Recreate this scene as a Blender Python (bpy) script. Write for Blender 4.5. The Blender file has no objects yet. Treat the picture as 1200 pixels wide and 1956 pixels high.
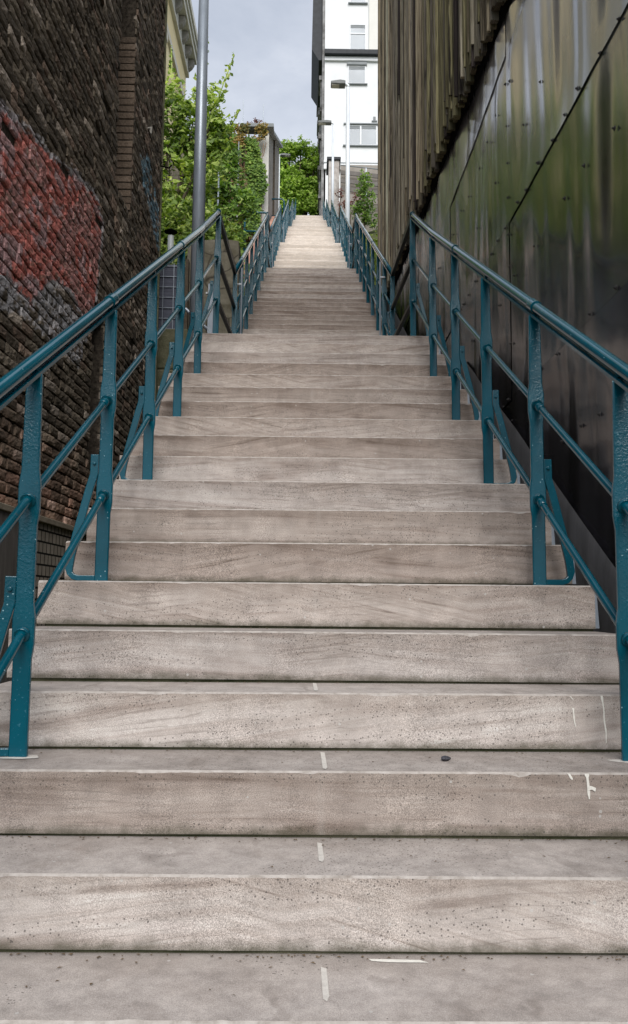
import bpy, math, random
from math import radians, sin, cos, pi, atan2, sqrt
from mathutils import Vector, Matrix, noise as mnoise

random.seed(11)
scene = bpy.context.scene
col = scene.collection

# ------------------------------------------------------------------ helpers
def link(o, parent=None):
    col.objects.link(o)
    if parent: o.parent = parent
    return o

def tag(o, label=None, cat=None, group=None, kind=None):
    if label: o['label'] = label
    if cat: o['category'] = cat
    if group: o['group'] = group
    if kind: o['kind'] = kind
    return o

def empty(name, loc, label=None, cat=None, group=None, kind=None):
    o = bpy.data.objects.new(name, None); o.location = loc; o.empty_display_size = .2
    link(o); return tag(o, label, cat, group, kind)

class MB:
    """collects geometry in world coordinates; build() shifts it to the parent"""
    def __init__(s): s.v = []; s.f = []; s.c = []; s.mi = []; s.cur = 0
    def add(s, vs, fs, c=None):
        n = len(s.v); s.v += [tuple(v) for v in vs]
        s.f += [tuple(i + n for i in f) for f in fs]
        s.mi += [s.cur] * len(fs)
        s.c += [c or (1, 1, 1)] * len(vs)
    def box(s, x0, x1, y0, y1, z0, z1, c=None):
        s.add([(x0,y0,z0),(x1,y0,z0),(x1,y1,z0),(x0,y1,z0),(x0,y0,z1),(x1,y0,z1),(x1,y1,z1),(x0,y1,z1)],
              [(0,3,2,1),(4,5,6,7),(0,1,5,4),(1,2,6,5),(2,3,7,6),(3,0,4,7)], c)
    def prism(s, poly, axis, a, b, c=None):
        """poly: list of 2D points; extruded along axis from a to b"""
        n = len(poly)
        def P(u, w, t):
            return {'x': (t, u, w), 'y': (u, t, w), 'z': (u, w, t)}[axis]
        vs = [P(u, w, a) for u, w in poly] + [P(u, w, b) for u, w in poly]
        fs = [tuple(range(n))[::-1], tuple(range(n, 2*n))]
        fs += [(i, (i+1) % n, n + (i+1) % n, n + i) for i in range(n)]
        s.add(vs, fs, c)
    def sweep(s, prof, path, up=(0,0,1), cap=True, c=None):
        """sweep 2D profile (side, up) along a 3D path"""
        up = Vector(up); path = [Vector(p) for p in path]; n = len(prof); vs = []
        for i, p in enumerate(path):
            a = path[max(i-1, 0)]; b = path[min(i+1, len(path)-1)]
            t = (b - a).normalized()
            sd = t.cross(up)
            if sd.length < 1e-4: sd = Vector((1, 0, 0))
            sd.normalize(); u2 = sd.cross(t).normalized()
            m = 1.0
            if 0 < i < len(path)-1:
                t1 = (p - a).normalized(); m = 1 / max(.3, t1.dot(t))
            for q in prof: vs.append(p + sd*q[0] + u2*q[1]*m)
        fs = []
        for i in range(len(path)-1):
            for j in range(n):
                k = (j+1) % n
                fs.append((i*n+j, i*n+k, (i+1)*n+k, (i+1)*n+j))
        if cap:
            fs.append(tuple(range(n))[::-1]); fs.append(tuple((len(path)-1)*n + j for j in range(n)))
        s.add(vs, fs, c)
    def tube(s, path, r, n=12, up=(0,0,1), c=None):
        s.sweep([(r*cos(2*pi*i/n), r*sin(2*pi*i/n)) for i in range(n)], path, up, True, c)
    def cone(s, x, y, z0, z1, r0, r1, n=16, c=None):
        vs = [(x+r0*cos(2*pi*i/n), y+r0*sin(2*pi*i/n), z0) for i in range(n)] + \
             [(x+r1*cos(2*pi*i/n), y+r1*sin(2*pi*i/n), z1) for i in range(n)]
        fs = [(i, (i+1) % n, n+(i+1) % n, n+i) for i in range(n)] + [tuple(range(n))[::-1], tuple(range(n, 2*n))]
        s.add(vs, fs, c)
    def build(s, name, mats, parent=None, smooth=False, origin=None, bevel=0, colors=False):
        o0 = Vector(origin) if origin is not None else (parent.matrix_world.translation.copy() if parent else Vector((0,0,0)))
        if parent: o0 = Vector(abs_loc(parent)) if origin is None else Vector(origin)
        me = bpy.data.meshes.new(name)
        me.from_pydata([(v[0]-o0.x, v[1]-o0.y, v[2]-o0.z) for v in s.v], [], s.f)
        if not isinstance(mats, (list, tuple)): mats = [mats]
        for m in mats: me.materials.append(m)
        if len(mats) > 1: me.polygons.foreach_set('material_index', s.mi)
        if smooth: me.polygons.foreach_set('use_smooth', [True]*len(s.f))
        if colors:
            at = me.color_attributes.new('Col', 'FLOAT_COLOR', 'POINT')
            at.data.foreach_set('color', [x for c in s.c for x in (c[0], c[1], c[2], 1)])
        me.update()
        o = bpy.data.objects.new(name, me); link(o, parent)
        o.location = o0 - Vector(abs_loc(parent)) if parent else o0
        if bevel:
            b = o.modifiers.new('bev', 'BEVEL'); b.width = bevel; b.segments = 2; b.limit_method = 'ANGLE'
        return o

def abs_loc(o):
    v = Vector((0,0,0))
    while o is not None: v += o.location; o = o.parent
    return v

# ------------------------------------------------------------------ node materials
def mat(name, base=(.5,.5,.5), rough=.7, metal=0, spec=.5):
    m = bpy.data.materials.new(name); m.use_nodes = True
    nt = m.node_tree; b = nt.nodes['Principled BSDF']
    b.inputs['Base Color'].default_value = (*base, 1); b.inputs['Roughness'].default_value = rough
    b.inputs['Metallic'].default_value = metal; b.inputs['Specular IOR Level'].default_value = spec
    return m, nt, b
def N(nt, t, **k):
    n = nt.nodes.new(t)
    for a, v in k.items():
        if hasattr(n, a): setattr(n, a, v)
        else: n.inputs[a].default_value = v
    return n
def L(nt, a, b): nt.links.new(a, b)
def coords(nt, scale=(1,1,1), rnd=0.0, rot=(0,0,0), kind='Object'):
    tc = N(nt, 'ShaderNodeTexCoord'); mp = N(nt, 'ShaderNodeMapping')
    mp.inputs['Scale'].default_value = scale; mp.inputs['Rotation'].default_value = rot
    if kind == 'World':
        g = N(nt, 'ShaderNodeNewGeometry'); src = g.outputs['Position']
    else: src = tc.outputs['Object']
    if rnd:
        oi = N(nt, 'ShaderNodeObjectInfo'); mu = N(nt, 'ShaderNodeMath', operation='MULTIPLY'); mu.inputs[1].default_value = rnd
        L(nt, oi.outputs['Random'], mu.inputs[0])
        ad = N(nt, 'ShaderNodeVectorMath', operation='ADD')
        L(nt, src, ad.inputs[0]); L(nt, mu.outputs[0], ad.inputs[1]); src = ad.outputs[0]
    L(nt, src, mp.inputs['Vector']); return mp.outputs['Vector']
def noise(nt, vec, scale, detail=4, rough=.55, dist=0):
    n = N(nt, 'ShaderNodeTexNoise'); n.inputs['Scale'].default_value = scale; n.inputs['Detail'].default_value = detail
    n.inputs['Roughness'].default_value = rough; n.inputs['Distortion'].default_value = dist
    L(nt, vec, n.inputs['Vector']); return n.outputs['Fac']
def ramp(nt, fac, stops, interp='LINEAR'):
    r = N(nt, 'ShaderNodeValToRGB'); cr = r.color_ramp; cr.interpolation = interp
    while len(cr.elements) < len(stops): cr.elements.new(.5)
    for e, (p, c) in zip(cr.elements, stops):
        e.position = p; e.color = (*c, 1) if isinstance(c, tuple) else (c, c, c, 1)
    L(nt, fac, r.inputs['Fac']); return r.outputs['Color']
def mix(nt, fac, a, b, mode='MIX'):
    n = N(nt, 'ShaderNodeMix', data_type='RGBA', blend_type=mode)
    for sock, v in ((0, fac), (6, a), (7, b)):
        if isinstance(v, (int, float)): n.inputs[sock].default_value = v
        elif isinstance(v, tuple): n.inputs[sock].default_value = (*v, 1)
        else: L(nt, v, n.inputs[sock])
    return n.outputs[2]
def bump(nt, h, strength=.5, dist=.01, prev=None):
    b = N(nt, 'ShaderNodeBump'); b.inputs['Strength'].default_value = strength; b.inputs['Distance'].default_value = dist
    L(nt, h, b.inputs['Height'])
    if prev is not None: L(nt, prev, b.inputs['Normal'])
    return b.outputs['Normal']
def math_(nt, op, a, b=0.0, clamp=False):
    n = N(nt, 'ShaderNodeMath', operation=op); n.use_clamp = clamp
    for i, v in ((0, a), (1, b)):
        if isinstance(v, (int, float)): n.inputs[i].default_value = v
        else: L(nt, v, n.inputs[i])
    return n.outputs[0]
def sepxyz(nt, vec):
    s = N(nt, 'ShaderNodeSeparateXYZ'); L(nt, vec, s.inputs[0]); return s.outputs

# sandstone: cross bedding, pits, pebbles, damp stain below the nosing, algae at the foot of the riser
def stone_mat(name, light=1.0, warm=0.0):
    m, nt, b = mat(name, rough=.85, spec=.25)
    v = coords(nt, rnd=37.0)
    tc = N(nt, 'ShaderNodeTexCoord'); o = sepxyz(nt, tc.outputs['Object'])
    oi = N(nt, 'ShaderNodeObjectInfo')
    # tilt of the bedding differs per step
    rotm = N(nt, 'ShaderNodeVectorRotate', rotation_type='Y_AXIS')
    L(nt, v, rotm.inputs['Vector'])
    ang = math_(nt, 'MULTIPLY', math_(nt, 'SUBTRACT', oi.outputs['Random'], .5), .28); L(nt, ang, rotm.inputs['Angle'])
    mp = N(nt, 'ShaderNodeMapping'); mp.inputs['Scale'].default_value = (.9, 2.0, 16); L(nt, rotm.outputs[0], mp.inputs['Vector'])
    bed = noise(nt, mp.outputs[0], 1.5, 6, .62, .5)
    big = noise(nt, v, 2.2, 3)
    med = noise(nt, v, 14, 5, .6)
    fine = noise(nt, v, 430, 2, .8)
    c = ramp(nt, bed, [(.28, (.20,.165,.145)), (.40, (.335,.298,.275)), (.53, (.425,.395,.375)), (.70, (.51,.488,.470))])
    # second bedding set, cutting across the first in places
    rot2 = N(nt, 'ShaderNodeVectorRotate', rotation_type='Y_AXIS'); L(nt, v, rot2.inputs['Vector'])
    L(nt, math_(nt, 'MULTIPLY', math_(nt, 'SUBTRACT', .45, oi.outputs['Random']), .62), rot2.inputs['Angle'])
    mpb = N(nt, 'ShaderNodeMapping'); mpb.inputs['Scale'].default_value = (1.1, 2, 34); L(nt, rot2.outputs[0], mpb.inputs['Vector'])
    bed2 = noise(nt, mpb.outputs[0], 1.6, 5, .7, .8)
    c = mix(nt, ramp(nt, big, [(.48, 0.0), (.56, .85)]), c, ramp(nt, bed2, [(.30, (.18,.148,.128)), (.41, (.36,.325,.300)), (.66, (.49,.462,.442))]))
    tonec = ramp(nt, oi.outputs['Random'], [(.0, (.46,.42,.39)), (.2, (.54,.53,.525)), (.36, (.45,.42,.395)), (.55, (.56,.55,.545)), (.7, (.50,.475,.455)), (.85, (.57,.56,.55))], 'CONSTANT')
    c = mix(nt, .9, c, tonec, 'OVERLAY')
    c = mix(nt, .5, c, (1.05,.985,.94), 'MULTIPLY')
    c = mix(nt, .5, c, ramp(nt, med, [(.3, .34), (.7, .62)]), 'OVERLAY')
    grit = ramp(nt, noise(nt, v, 4.5, 4, .6), [(.38, .25), (.62, .75)])
    c = mix(nt, grit, c, ramp(nt, fine, [(.32, .10), (.5, .52), (.66, .90)]), 'OVERLAY')
    # treads: greyer, worn, smoother
    g = N(nt, 'ShaderNodeNewGeometry'); nz = sepxyz(nt, g.outputs['Normal'])[2]
    top = math_(nt, 'GREATER_THAN', nz, .8)
    tr = ramp(nt, noise(nt, v, 5, 6, .7, .1), [(.28, (.27,.225,.195)), (.42, (.385,.338,.305)), (.6, (.465,.415,.380)), (.78, (.54,.49,.455))])
    tr = mix(nt, .5, tr, ramp(nt, fine, [(.3, .2), (.7, .75)]), 'OVERLAY')
    tr = mix(nt, .7, tr, ramp(nt, noise(nt, v, 16, 6, .75), [(.3, .28), (.65, .62)]), 'OVERLAY')
    # tread darkens to grey-brown towards the back, with an uneven edge
    tr = mix(nt, ramp(nt, math_(nt, 'ADD', o[1], math_(nt, 'MULTIPLY', math_(nt, 'SUBTRACT', med, .5), .12)), [(.17, 0.0), (.28, .45)]), tr, (.24,.21,.185))
    c = mix(nt, math_(nt, 'MULTIPLY', top, .85), c, tr)
    # dark stain right under the nosing, running down in streaks
    z = o[2]
    mps = N(nt, 'ShaderNodeMapping'); mps.inputs['Scale'].default_value = (26, 26, 1.2); L(nt, v, mps.inputs['Vector'])
    streak = noise(nt, mps.outputs[0], 1, 4, .7)
    big1 = noise(nt, v, 1.3, 2)
    st = math_(nt, 'ADD', math_(nt, 'MULTIPLY', z, 11), math_(nt, 'ADD', math_(nt, 'MULTIPLY', streak, .75), math_(nt, 'MULTIPLY', big1, 1.2)))
    stm = ramp(nt, st, [(.25, 0.0), (.95, 1.0)])
    stm = math_(nt, 'MULTIPLY', stm, math_(nt, 'SUBTRACT', 1.0, top))
    c = mix(nt, math_(nt, 'MULTIPLY', stm, .42), c, mix(nt, 1.0, c, (.50,.42,.36), 'MULTIPLY'))
    # algae at the riser's foot
    al = math_(nt, 'SUBTRACT', math_(nt, 'MULTIPLY', z, -30), math_(nt, 'MULTIPLY', noise(nt, v, 18, 4, .7), 1.6))
    alm = ramp(nt, math_(nt, 'SUBTRACT', al, 3.0), [(.0, 0.0), (.8, .75)])
    c = mix(nt, alm, c, (.060,.058,.030))
    # pale smear of mortar down the middle joint
    jd = math_(nt, 'ABSOLUTE', math_(nt, 'SUBTRACT', math_(nt, 'ADD', o[0], math_(nt, 'MULTIPLY', math_(nt, 'SUBTRACT', noise(nt, v, 40, 3), .5), .012)), .046))
    jm = math_(nt, 'MULTIPLY', ramp(nt, jd, [(.0045, 1.0), (.014, 0.0)]), ramp(nt, noise(nt, v, 7, 2), [(.42, 0.0), (.62, .16)]))
    c = mix(nt, jm, c, (.50,.46,.42))
    # pits and quartz pebbles
    vo = N(nt, 'ShaderNodeTexVoronoi'); vo.inputs['Scale'].default_value = 95; L(nt, v, vo.inputs['Vector'])
    pit = math_(nt, 'MULTIPLY', math_(nt, 'LESS_THAN', vo.outputs['Distance'], .20), math_(nt, 'GREATER_THAN', noise(nt, mp.outputs[0], 1.1, 3), .52))
    c = mix(nt, math_(nt, 'MULTIPLY', pit, .65), c, (.055,.05,.045))
    vo2 = N(nt, 'ShaderNodeTexVoronoi'); vo2.inputs['Scale'].default_value = 30; vo2.inputs['Randomness'].default_value = 1; L(nt, v, vo2.inputs['Vector'])
    wn = N(nt, 'ShaderNodeSeparateColor'); L(nt, vo2.outputs['Color'], wn.inputs[0])
    peb = math_(nt, 'MULTIPLY', math_(nt, 'LESS_THAN', vo2.outputs['Distance'], .12), math_(nt, 'GREATER_THAN', wn.outputs[0], .86))
    c = mix(nt, math_(nt, 'MULTIPLY', peb, .75), c, (.52,.50,.47))
    # thin curving cross-bedding lines
    wv = N(nt, 'ShaderNodeTexWave'); wv.bands_direction = 'Z'; wv.inputs['Scale'].default_value = 8; wv.inputs['Distortion'].default_value = 9
    wv.inputs['Detail'].default_value = 4; wv.inputs['Detail Scale'].default_value = 1.3; wv.inputs['Detail Roughness'].default_value = .6
    mpw = N(nt, 'ShaderNodeMapping'); mpw.inputs['Scale'].default_value = (.22, .22, 1.7); L(nt, rotm.outputs[0], mpw.inputs['Vector']); L(nt, mpw.outputs[0], wv.inputs['Vector'])
    lines = ramp(nt, wv.outputs['Fac'], [(.0, 1.0), (.10, 0.0)])
    lm = math_(nt, 'MULTIPLY', lines, ramp(nt, noise(nt, v, 3.0, 3), [(.46, 0.0), (.66, .6)]))
    lm = math_(nt, 'MULTIPLY', lm, .75, True)
    c = mix(nt, lm, c, (.17,.14,.12))
    # per-step tone
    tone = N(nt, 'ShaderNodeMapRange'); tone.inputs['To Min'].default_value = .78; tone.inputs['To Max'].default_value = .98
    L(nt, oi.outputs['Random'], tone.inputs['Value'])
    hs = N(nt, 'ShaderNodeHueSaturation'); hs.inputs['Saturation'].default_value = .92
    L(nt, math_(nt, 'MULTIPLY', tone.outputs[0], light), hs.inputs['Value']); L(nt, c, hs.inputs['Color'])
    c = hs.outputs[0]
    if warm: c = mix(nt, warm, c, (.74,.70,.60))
    L(nt, c, b.inputs['Base Color'])
    nb = bump(nt, fine, .35, .003); nb = bump(nt, med, .25, .006, nb)
    nb = bump(nt, math_(nt, 'SUBTRACT', 1.0, pit), .5, .003, nb)
    L(nt, nb, b.inputs['Normal'])
    return m

def edge_mat():
    m, nt, b = mat('worn_edge_stone', rough=.8, spec=.2)
    v = coords(nt, rnd=11)
    c = ramp(nt, noise(nt, v, 30, 4, .7), [(.25, (.22,.19,.165)), (.5, (.38,.345,.315)), (.8, (.50,.465,.435))])
    L(nt, c, b.inputs['Base Color']); return m

def paint_mat(name, base, bumpy=1.0, rough=.28, zmask=False):
    m, nt, b = mat(name, base, rough, 0, .5)
    v = coords(nt, rnd=9)
    big = noise(nt, v, 5, 2)
    f1 = noise(nt, v, 130, 2, .5); f2 = noise(nt, v, 340, 1, .5)
    msk = ramp(nt, big, [(.36, .25), (.62, 1.0)])
    if zmask:
        tco = N(nt, 'ShaderNodeTexCoord'); zz_ = sepxyz(nt, tco.outputs['Object'])[2]
        msk = math_(nt, 'MULTIPLY', msk, ramp(nt, zz_, [(.30, .12), (.62, 1.0)]))
    hgt = math_(nt, 'MULTIPLY', math_(nt, 'ADD', f1, math_(nt, 'MULTIPLY', f2, .4)), msk)
    L(nt, bump(nt, hgt, .5*bumpy, .006), b.inputs['Normal'])
    c = mix(nt, ramp(nt, f1, [(.66, 0.0), (.74, .55)]), base, tuple(min(1, x*1.9+.06) for x in base))
    c = mix(nt, ramp(nt, noise(nt, v, 4, 4, .6), [(.42, 0.0), (.7, .5)]), c, tuple(x*.45 for x in base))
    c = mix(nt, ramp(nt, noise(nt, v, 28, 5, .75), [(.66, 0.0), (.72, .55)]), c, (.05,.06,.055))
    c = mix(nt, ramp(nt, noise(nt, v, 19, 5, .8), [(.70, 0.0), (.735, .8)]), c, (.16,.30,.32))
    # tiny paint-free nicks and bird specks
    vo = N(nt, 'ShaderNodeTexVoronoi'); vo.inputs['Scale'].default_value = 55; L(nt, v, vo.inputs['Vector'])
    sc = N(nt, 'ShaderNodeSeparateColor'); L(nt, vo.outputs['Color'], sc.inputs[0])
    sp = math_(nt, 'MULTIPLY', math_(nt, 'LESS_THAN', vo.outputs['Distance'], .11), math_(nt, 'GREATER_THAN', sc.outputs[1], .80))
    c = mix(nt, math_(nt, 'MULTIPLY', sp, .7), c, (.35,.55,.60))
    b.inputs['Coat Weight'].default_value = .10; b.inputs['Specular IOR Level'].default_value = .4; b.inputs['Coat Roughness'].default_value = .08
    L(nt, c, b.inputs['Base Color'])
    return m

def simple(name, c0, c1, scale=8, rough=.8, spec=.3, bmp=.3, dist=.01, metal=0, sc=(1,1,1), world=False, detail=6):
    m, nt, b = mat(name, c0, rough, metal, spec)
    v = coords(nt, sc, kind='World' if world else 'Object')
    f = noise(nt, v, scale, detail, .62)
    L(nt, ramp(nt, f, [(.3, c0), (.7, c1)]), b.inputs['Base Color'])
    if bmp: L(nt, bump(nt, noise(nt, v, scale*5, 4, .7), bmp, dist), b.inputs['Normal'])
    return m

def vc_mat(name, rough=.9, sc=60, bmp=.6, dist=.008, spec=.2, dark=(.42,.40,.38)):
    m, nt, b = mat(name, (.1,.1,.1), rough, 0, spec)
    a = N(nt, 'ShaderNodeVertexColor'); a.layer_name = 'Col'
    v = coords(nt); f = noise(nt, v, sc, 5, .7)
    c = mix(nt, ramp(nt, f, [(.35, .85), (.62, 0.0)]), a.outputs['Color'], mix(nt, 1.0, a.outputs['Color'], dark, 'MULTIPLY'))
    L(nt, c, b.inputs['Base Color']); L(nt, bump(nt, f, bmp, dist), b.inputs['Normal'])
    return m

def leaf_mat(name, cols, trans=.35):
    m, nt, b = mat(name, cols[1], .55, 0, .35)
    g = N(nt, 'ShaderNodeNewGeometry')
    v = coords(nt, kind='World')
    big = noise(nt, v, 1.4, 3)
    f = math_(nt, 'ADD', math_(nt, 'MULTIPLY', g.outputs['Random Per Island'], .75), math_(nt, 'MULTIPLY', math_(nt, 'SUBTRACT', big, .5), 1.1))
    c = ramp(nt, f, [(.0, cols[0]), (.40, cols[1]), (.75, cols[2]), (.97, cols[3])])
    L(nt, c, b.inputs['Base Color'])
    t = N(nt, 'ShaderNodeBsdfTranslucent'); L(nt, mix(nt, 1.0, c, (1.3,1.4,.6), 'MULTIPLY'), t.inputs['Color'])
    ms = N(nt, 'ShaderNodeMixShader'); ms.inputs[0].default_value = trans
    out = nt.nodes['Material Output']
    L(nt, b.outputs[0], ms.inputs[1]); L(nt, t.outputs[0], ms.inputs[2]); L(nt, ms.outputs[0], out.inputs['Surface'])
    return m

M = {}
M['stone'] = stone_mat('sandstone_step', 1.0)
M['stone_lit'] = stone_mat('lit_sandstone_step', 1.7, .32)  # fuller light on the upper flights put into a paler, warmer stone
M['edge'] = edge_mat()
M['joint'] = simple('pale_joint_mortar', (.50,.47,.43), (.66,.63,.58), 60, .9)
M['concrete'] = simple('concrete', (.16,.145,.125), (.30,.28,.25), 5)
M['concrete_pale'] = simple('pale_concrete', (.30,.285,.26), (.48,.46,.42), 3)
M['moss'] = simple('mossy_concrete', (.035,.045,.015), (.17,.16,.10), 4, bmp=.6, dist=.03)
M['dark'] = simple('dark_void', (.006,.006,.006), (.012,.011,.010), 8, 1.0, .0)
M['teal'] = paint_mat('teal_gloss_paint', (.0003,.076,.112), .8, .20, True)
M['teal_rail'] = paint_mat('teal_rail_paint', (.0003,.072,.106), .08, .12)
M['teal_shaded'] = paint_mat('shaded_underside_teal', (.001,.004,.005), .3, .55)  # shade on the underside of the landing bars put into near-black teal
M['galv'] = simple('galvanised_steel', (.24,.28,.33), (.36,.41,.47), 14, .36, .6, .12, .004, .25, (1,1,.25))
M['galv_white'] = simple('pale_galvanised_steel', (.62,.66,.70), (.76,.80,.84), 9, .5, .5, .05, .003, .1, (1,1,.3))
M['lamp_head'] = simple('lamp_housing', (.09,.10,.10), (.14,.15,.15), 9, .4)
M['lamp_glass'] = simple('lamp_glass', (.35,.36,.30), (.45,.45,.40), 9, .2, .5, 0)
M['render_white'] = simple('white_render', (.76,.78,.79), (.84,.85,.85), 1.2, .9, .2, .1)
M['render_grey'] = simple('grey_render', (.19,.165,.145), (.34,.31,.28), 1.4, .9, .2, .4)
M['stucco_worn'] = simple('worn_ornament_stucco', (.07,.065,.06), (.42,.42,.42), 1.3, .9, .2, .6, .05)
M['slate'] = simple('dark_slate', (.018,.021,.025), (.035,.04,.047), 4, .6)
M['cream'] = simple('cream_render', (.82,.68,.38), (.88,.76,.48), 1.2, .9)
M['trim'] = simple('pale_cornice', (.60,.58,.52), (.72,.70,.64), 3, .9)
M['frame'] = simple('white_window_frame', (.72,.74,.76), (.80,.82,.84), 3, .5)
M['shutter'] = simple('grey_shutter_box', (.19,.21,.22), (.26,.28,.29), 3, .6)
M['bark'] = simple('bark', (.055,.042,.030), (.14,.115,.085), 12, .95)
M['dead'] = simple('dead_stems', (.16,.10,.06), (.30,.21,.14), 12, .95)
M['salmon'] = None
M['soil'] = simple('weedy_slope', (.03,.045,.015), (.10,.11,.045), 1.2, .95, .1, .8, .05, world=True)
def glass():
    m, nt, b = mat('window_glass', (.30,.36,.42), .12, 0, .5)
    v = coords(nt, kind='World'); L(nt, ramp(nt, noise(nt, v, .4, 2), [(.35, (.17,.21,.25)), (.65, (.28,.33,.38))]), b.inputs['Base Color'])
    return m
M['glass'] = glass()
def brickwall_mat(name, c1, c2, mortar, bw=.24, rh=.08, face='xz'):
    m, nt, b = mat(name, c1, .9, 0, .2)
    g = N(nt, 'ShaderNodeNewGeometry'); s = sepxyz(nt, g.outputs['Position'])
    cb = N(nt, 'ShaderNodeCombineXYZ')
    L(nt, math_(nt, 'ADD', s[0], s[1]), cb.inputs[0]); L(nt, s[2], cb.inputs[1])
    br = N(nt, 'ShaderNodeTexBrick'); L(nt, cb.outputs[0], br.inputs['Vector'])
    br.inputs['Scale'].default_value = 1; br.inputs['Brick Width'].default_value = bw; br.inputs['Row Height'].default_value = rh
    br.inputs['Mortar Size'].default_value = .007; br.inputs['Color1'].default_value = (*c1, 1); br.inputs['Color2'].default_value = (*c2, 1)
    br.inputs['Mortar'].default_value = (*mortar, 1)
    f = noise(nt, coords(nt, kind='World'), 9, 5, .7)
    L(nt, mix(nt, .5, br.outputs['Color'], ramp(nt, f, [(.3, .3), (.7, .7)]), 'OVERLAY'), b.inputs['Base Color'])
    hh = math_(nt, 'ADD', math_(nt, 'MULTIPLY', br.outputs['Fac'], -1.0), math_(nt, 'MULTIPLY', f, .5))
    L(nt, bump(nt, hh, .6, .012), b.inputs['Normal'])
    return m
M['salmon'] = brickwall_mat('salmon_brick', (.42,.19,.13), (.52,.26,.18), (.42,.38,.33))
M['tile'] = brickwall_mat('plinth_tiles', (.33,.29,.24), (.42,.37,.31), (.015,.014,.012), .085, .078)
M['rubble'] = brickwall_mat('rubble_stone', (.13,.12,.10), (.27,.25,.21), (.08,.07,.06), .34, .13)

# ------------------------------------------------------------------ camera
p, yaw, roll = .10652, .01031, .00873
F = Vector((sin(yaw)*cos(p), cos(yaw)*cos(p), sin(p))); R = Vector((cos(yaw), -sin(yaw), 0)); U = R.cross(F)
R2 = R*cos(roll) + U*sin(roll); U2 = -R*sin(roll) + U*cos(roll)
cd = bpy.data.cameras.new('camera'); cam = bpy.data.objects.new('camera', cd); col.objects.link(cam)
mw = Matrix.Identity(4)
for i in range(3): mw[i][0] = R2[i]; mw[i][1] = U2[i]; mw[i][2] = -F[i]
cam.matrix_world = mw
cd.sensor_fit = 'VERTICAL'; cd.sensor_height = 24; cd.lens = 24*1605.7/1956
cd.clip_start = .02; cd.clip_end = 3000
scene.camera = cam

# ------------------------------------------------------------------ light
SUN_EL, SUN_AZ = 42, 4       # from behind the camera, to the right
w = bpy.data.worlds.new('World'); scene.world = w; w.use_nodes = True
nt = w.node_tree; bg = nt.nodes['Background']
sky = N(nt, 'ShaderNodeTexSky'); sky.sky_type = 'NISHITA'; sky.sun_disc = False
sky.sun_elevation = radians(SUN_EL); sky.sun_rotation = radians(180 - SUN_AZ)
sky.air_density = 1.0; sky.dust_density = 2.0; sky.ozone_density = 1.5
tc = N(nt, 'ShaderNodeTexCoord')
mp = N(nt, 'ShaderNodeMapping'); mp.inputs['Scale'].default_value = (1, 1, 1.7); mp.inputs['Location'].default_value = (.3, .1, .55); L(nt, tc.outputs['Generated'], mp.inputs['Vector'])
cl = noise(nt, mp.outputs[0], 2.6, 7, .55, .3)
cl2 = noise(nt, mp.outputs[0], 7.0, 5, .6, .3)
clc = ramp(nt, cl2, [(.25, (4.9,5.35,6.2)), (.55, (6.1,6.5,7.3)), (.8, (7.6,7.9,8.5))])
cm = ramp(nt, cl, [(.30, .62), (.62, .95)])
L(nt, mix(nt, cm, sky.outputs[0], clc), bg.inputs['Color'])
bg.inputs['Strength'].default_value = .125
sd = bpy.data.lights.new('sun', 'SUN'); sd.energy = 3.3; sd.angle = radians(38); sd.color = (1, .965, .925)
so = bpy.data.objects.new('sun', sd); col.objects.link(so); so.location = (5, -5, 30)
sv = Vector((sin(radians(SUN_AZ))*cos(radians(SUN_EL)), -cos(radians(SUN_AZ))*cos(radians(SUN_EL)), sin(radians(SUN_EL))))
so.rotation_euler = sv.to_track_quat('Z', 'Y').to_euler()
scene.view_settings.view_transform = 'Standard'; scene.view_settings.look = 'None'; scene.view_settings.exposure = 0

# ------------------------------------------------------------------ stairs
g, r, d0, H = .28, .16025, 1.5642, .7348
XLs, XRs = -.925, 1.03
Y1 = d0 + 18*g; Z1 = -H + 18*r
flights = [dict(n=21, Y=d0 - 2*g, Z=-H - 2*r, L=0)]          # first nosing of each flight
def nextf(n, Ld):
    f = flights[-1]; Yt = f['Y'] + (f['n']-1)*g; Zt = f['Z'] + (f['n']-1)*r
    flights.append(dict(n=n, Y=Yt + Ld, Z=Zt + r, L=Ld))
nextf(24, 1.588); nextf(22, 1.0); nextf(27, 1.1); nextf(27, 1.35); nextf(28, 1.35)
for f in flights: f['Yt'] = f['Y'] + (f['n']-1)*g; f['Zt'] = f['Z'] + (f['n']-1)*r

def stair_z(y):
    """height of the nosing line at y"""
    if y < flights[0]['Y']: return flights[0]['Z'] - r
    for i, f in enumerate(flights):
        if y < f['Yt']:
            if y < f['Y']: return f['Z'] - r
            return f['Z'] + (y - f['Y'])/g*r
    return flights[-1]['Zt']

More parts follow.
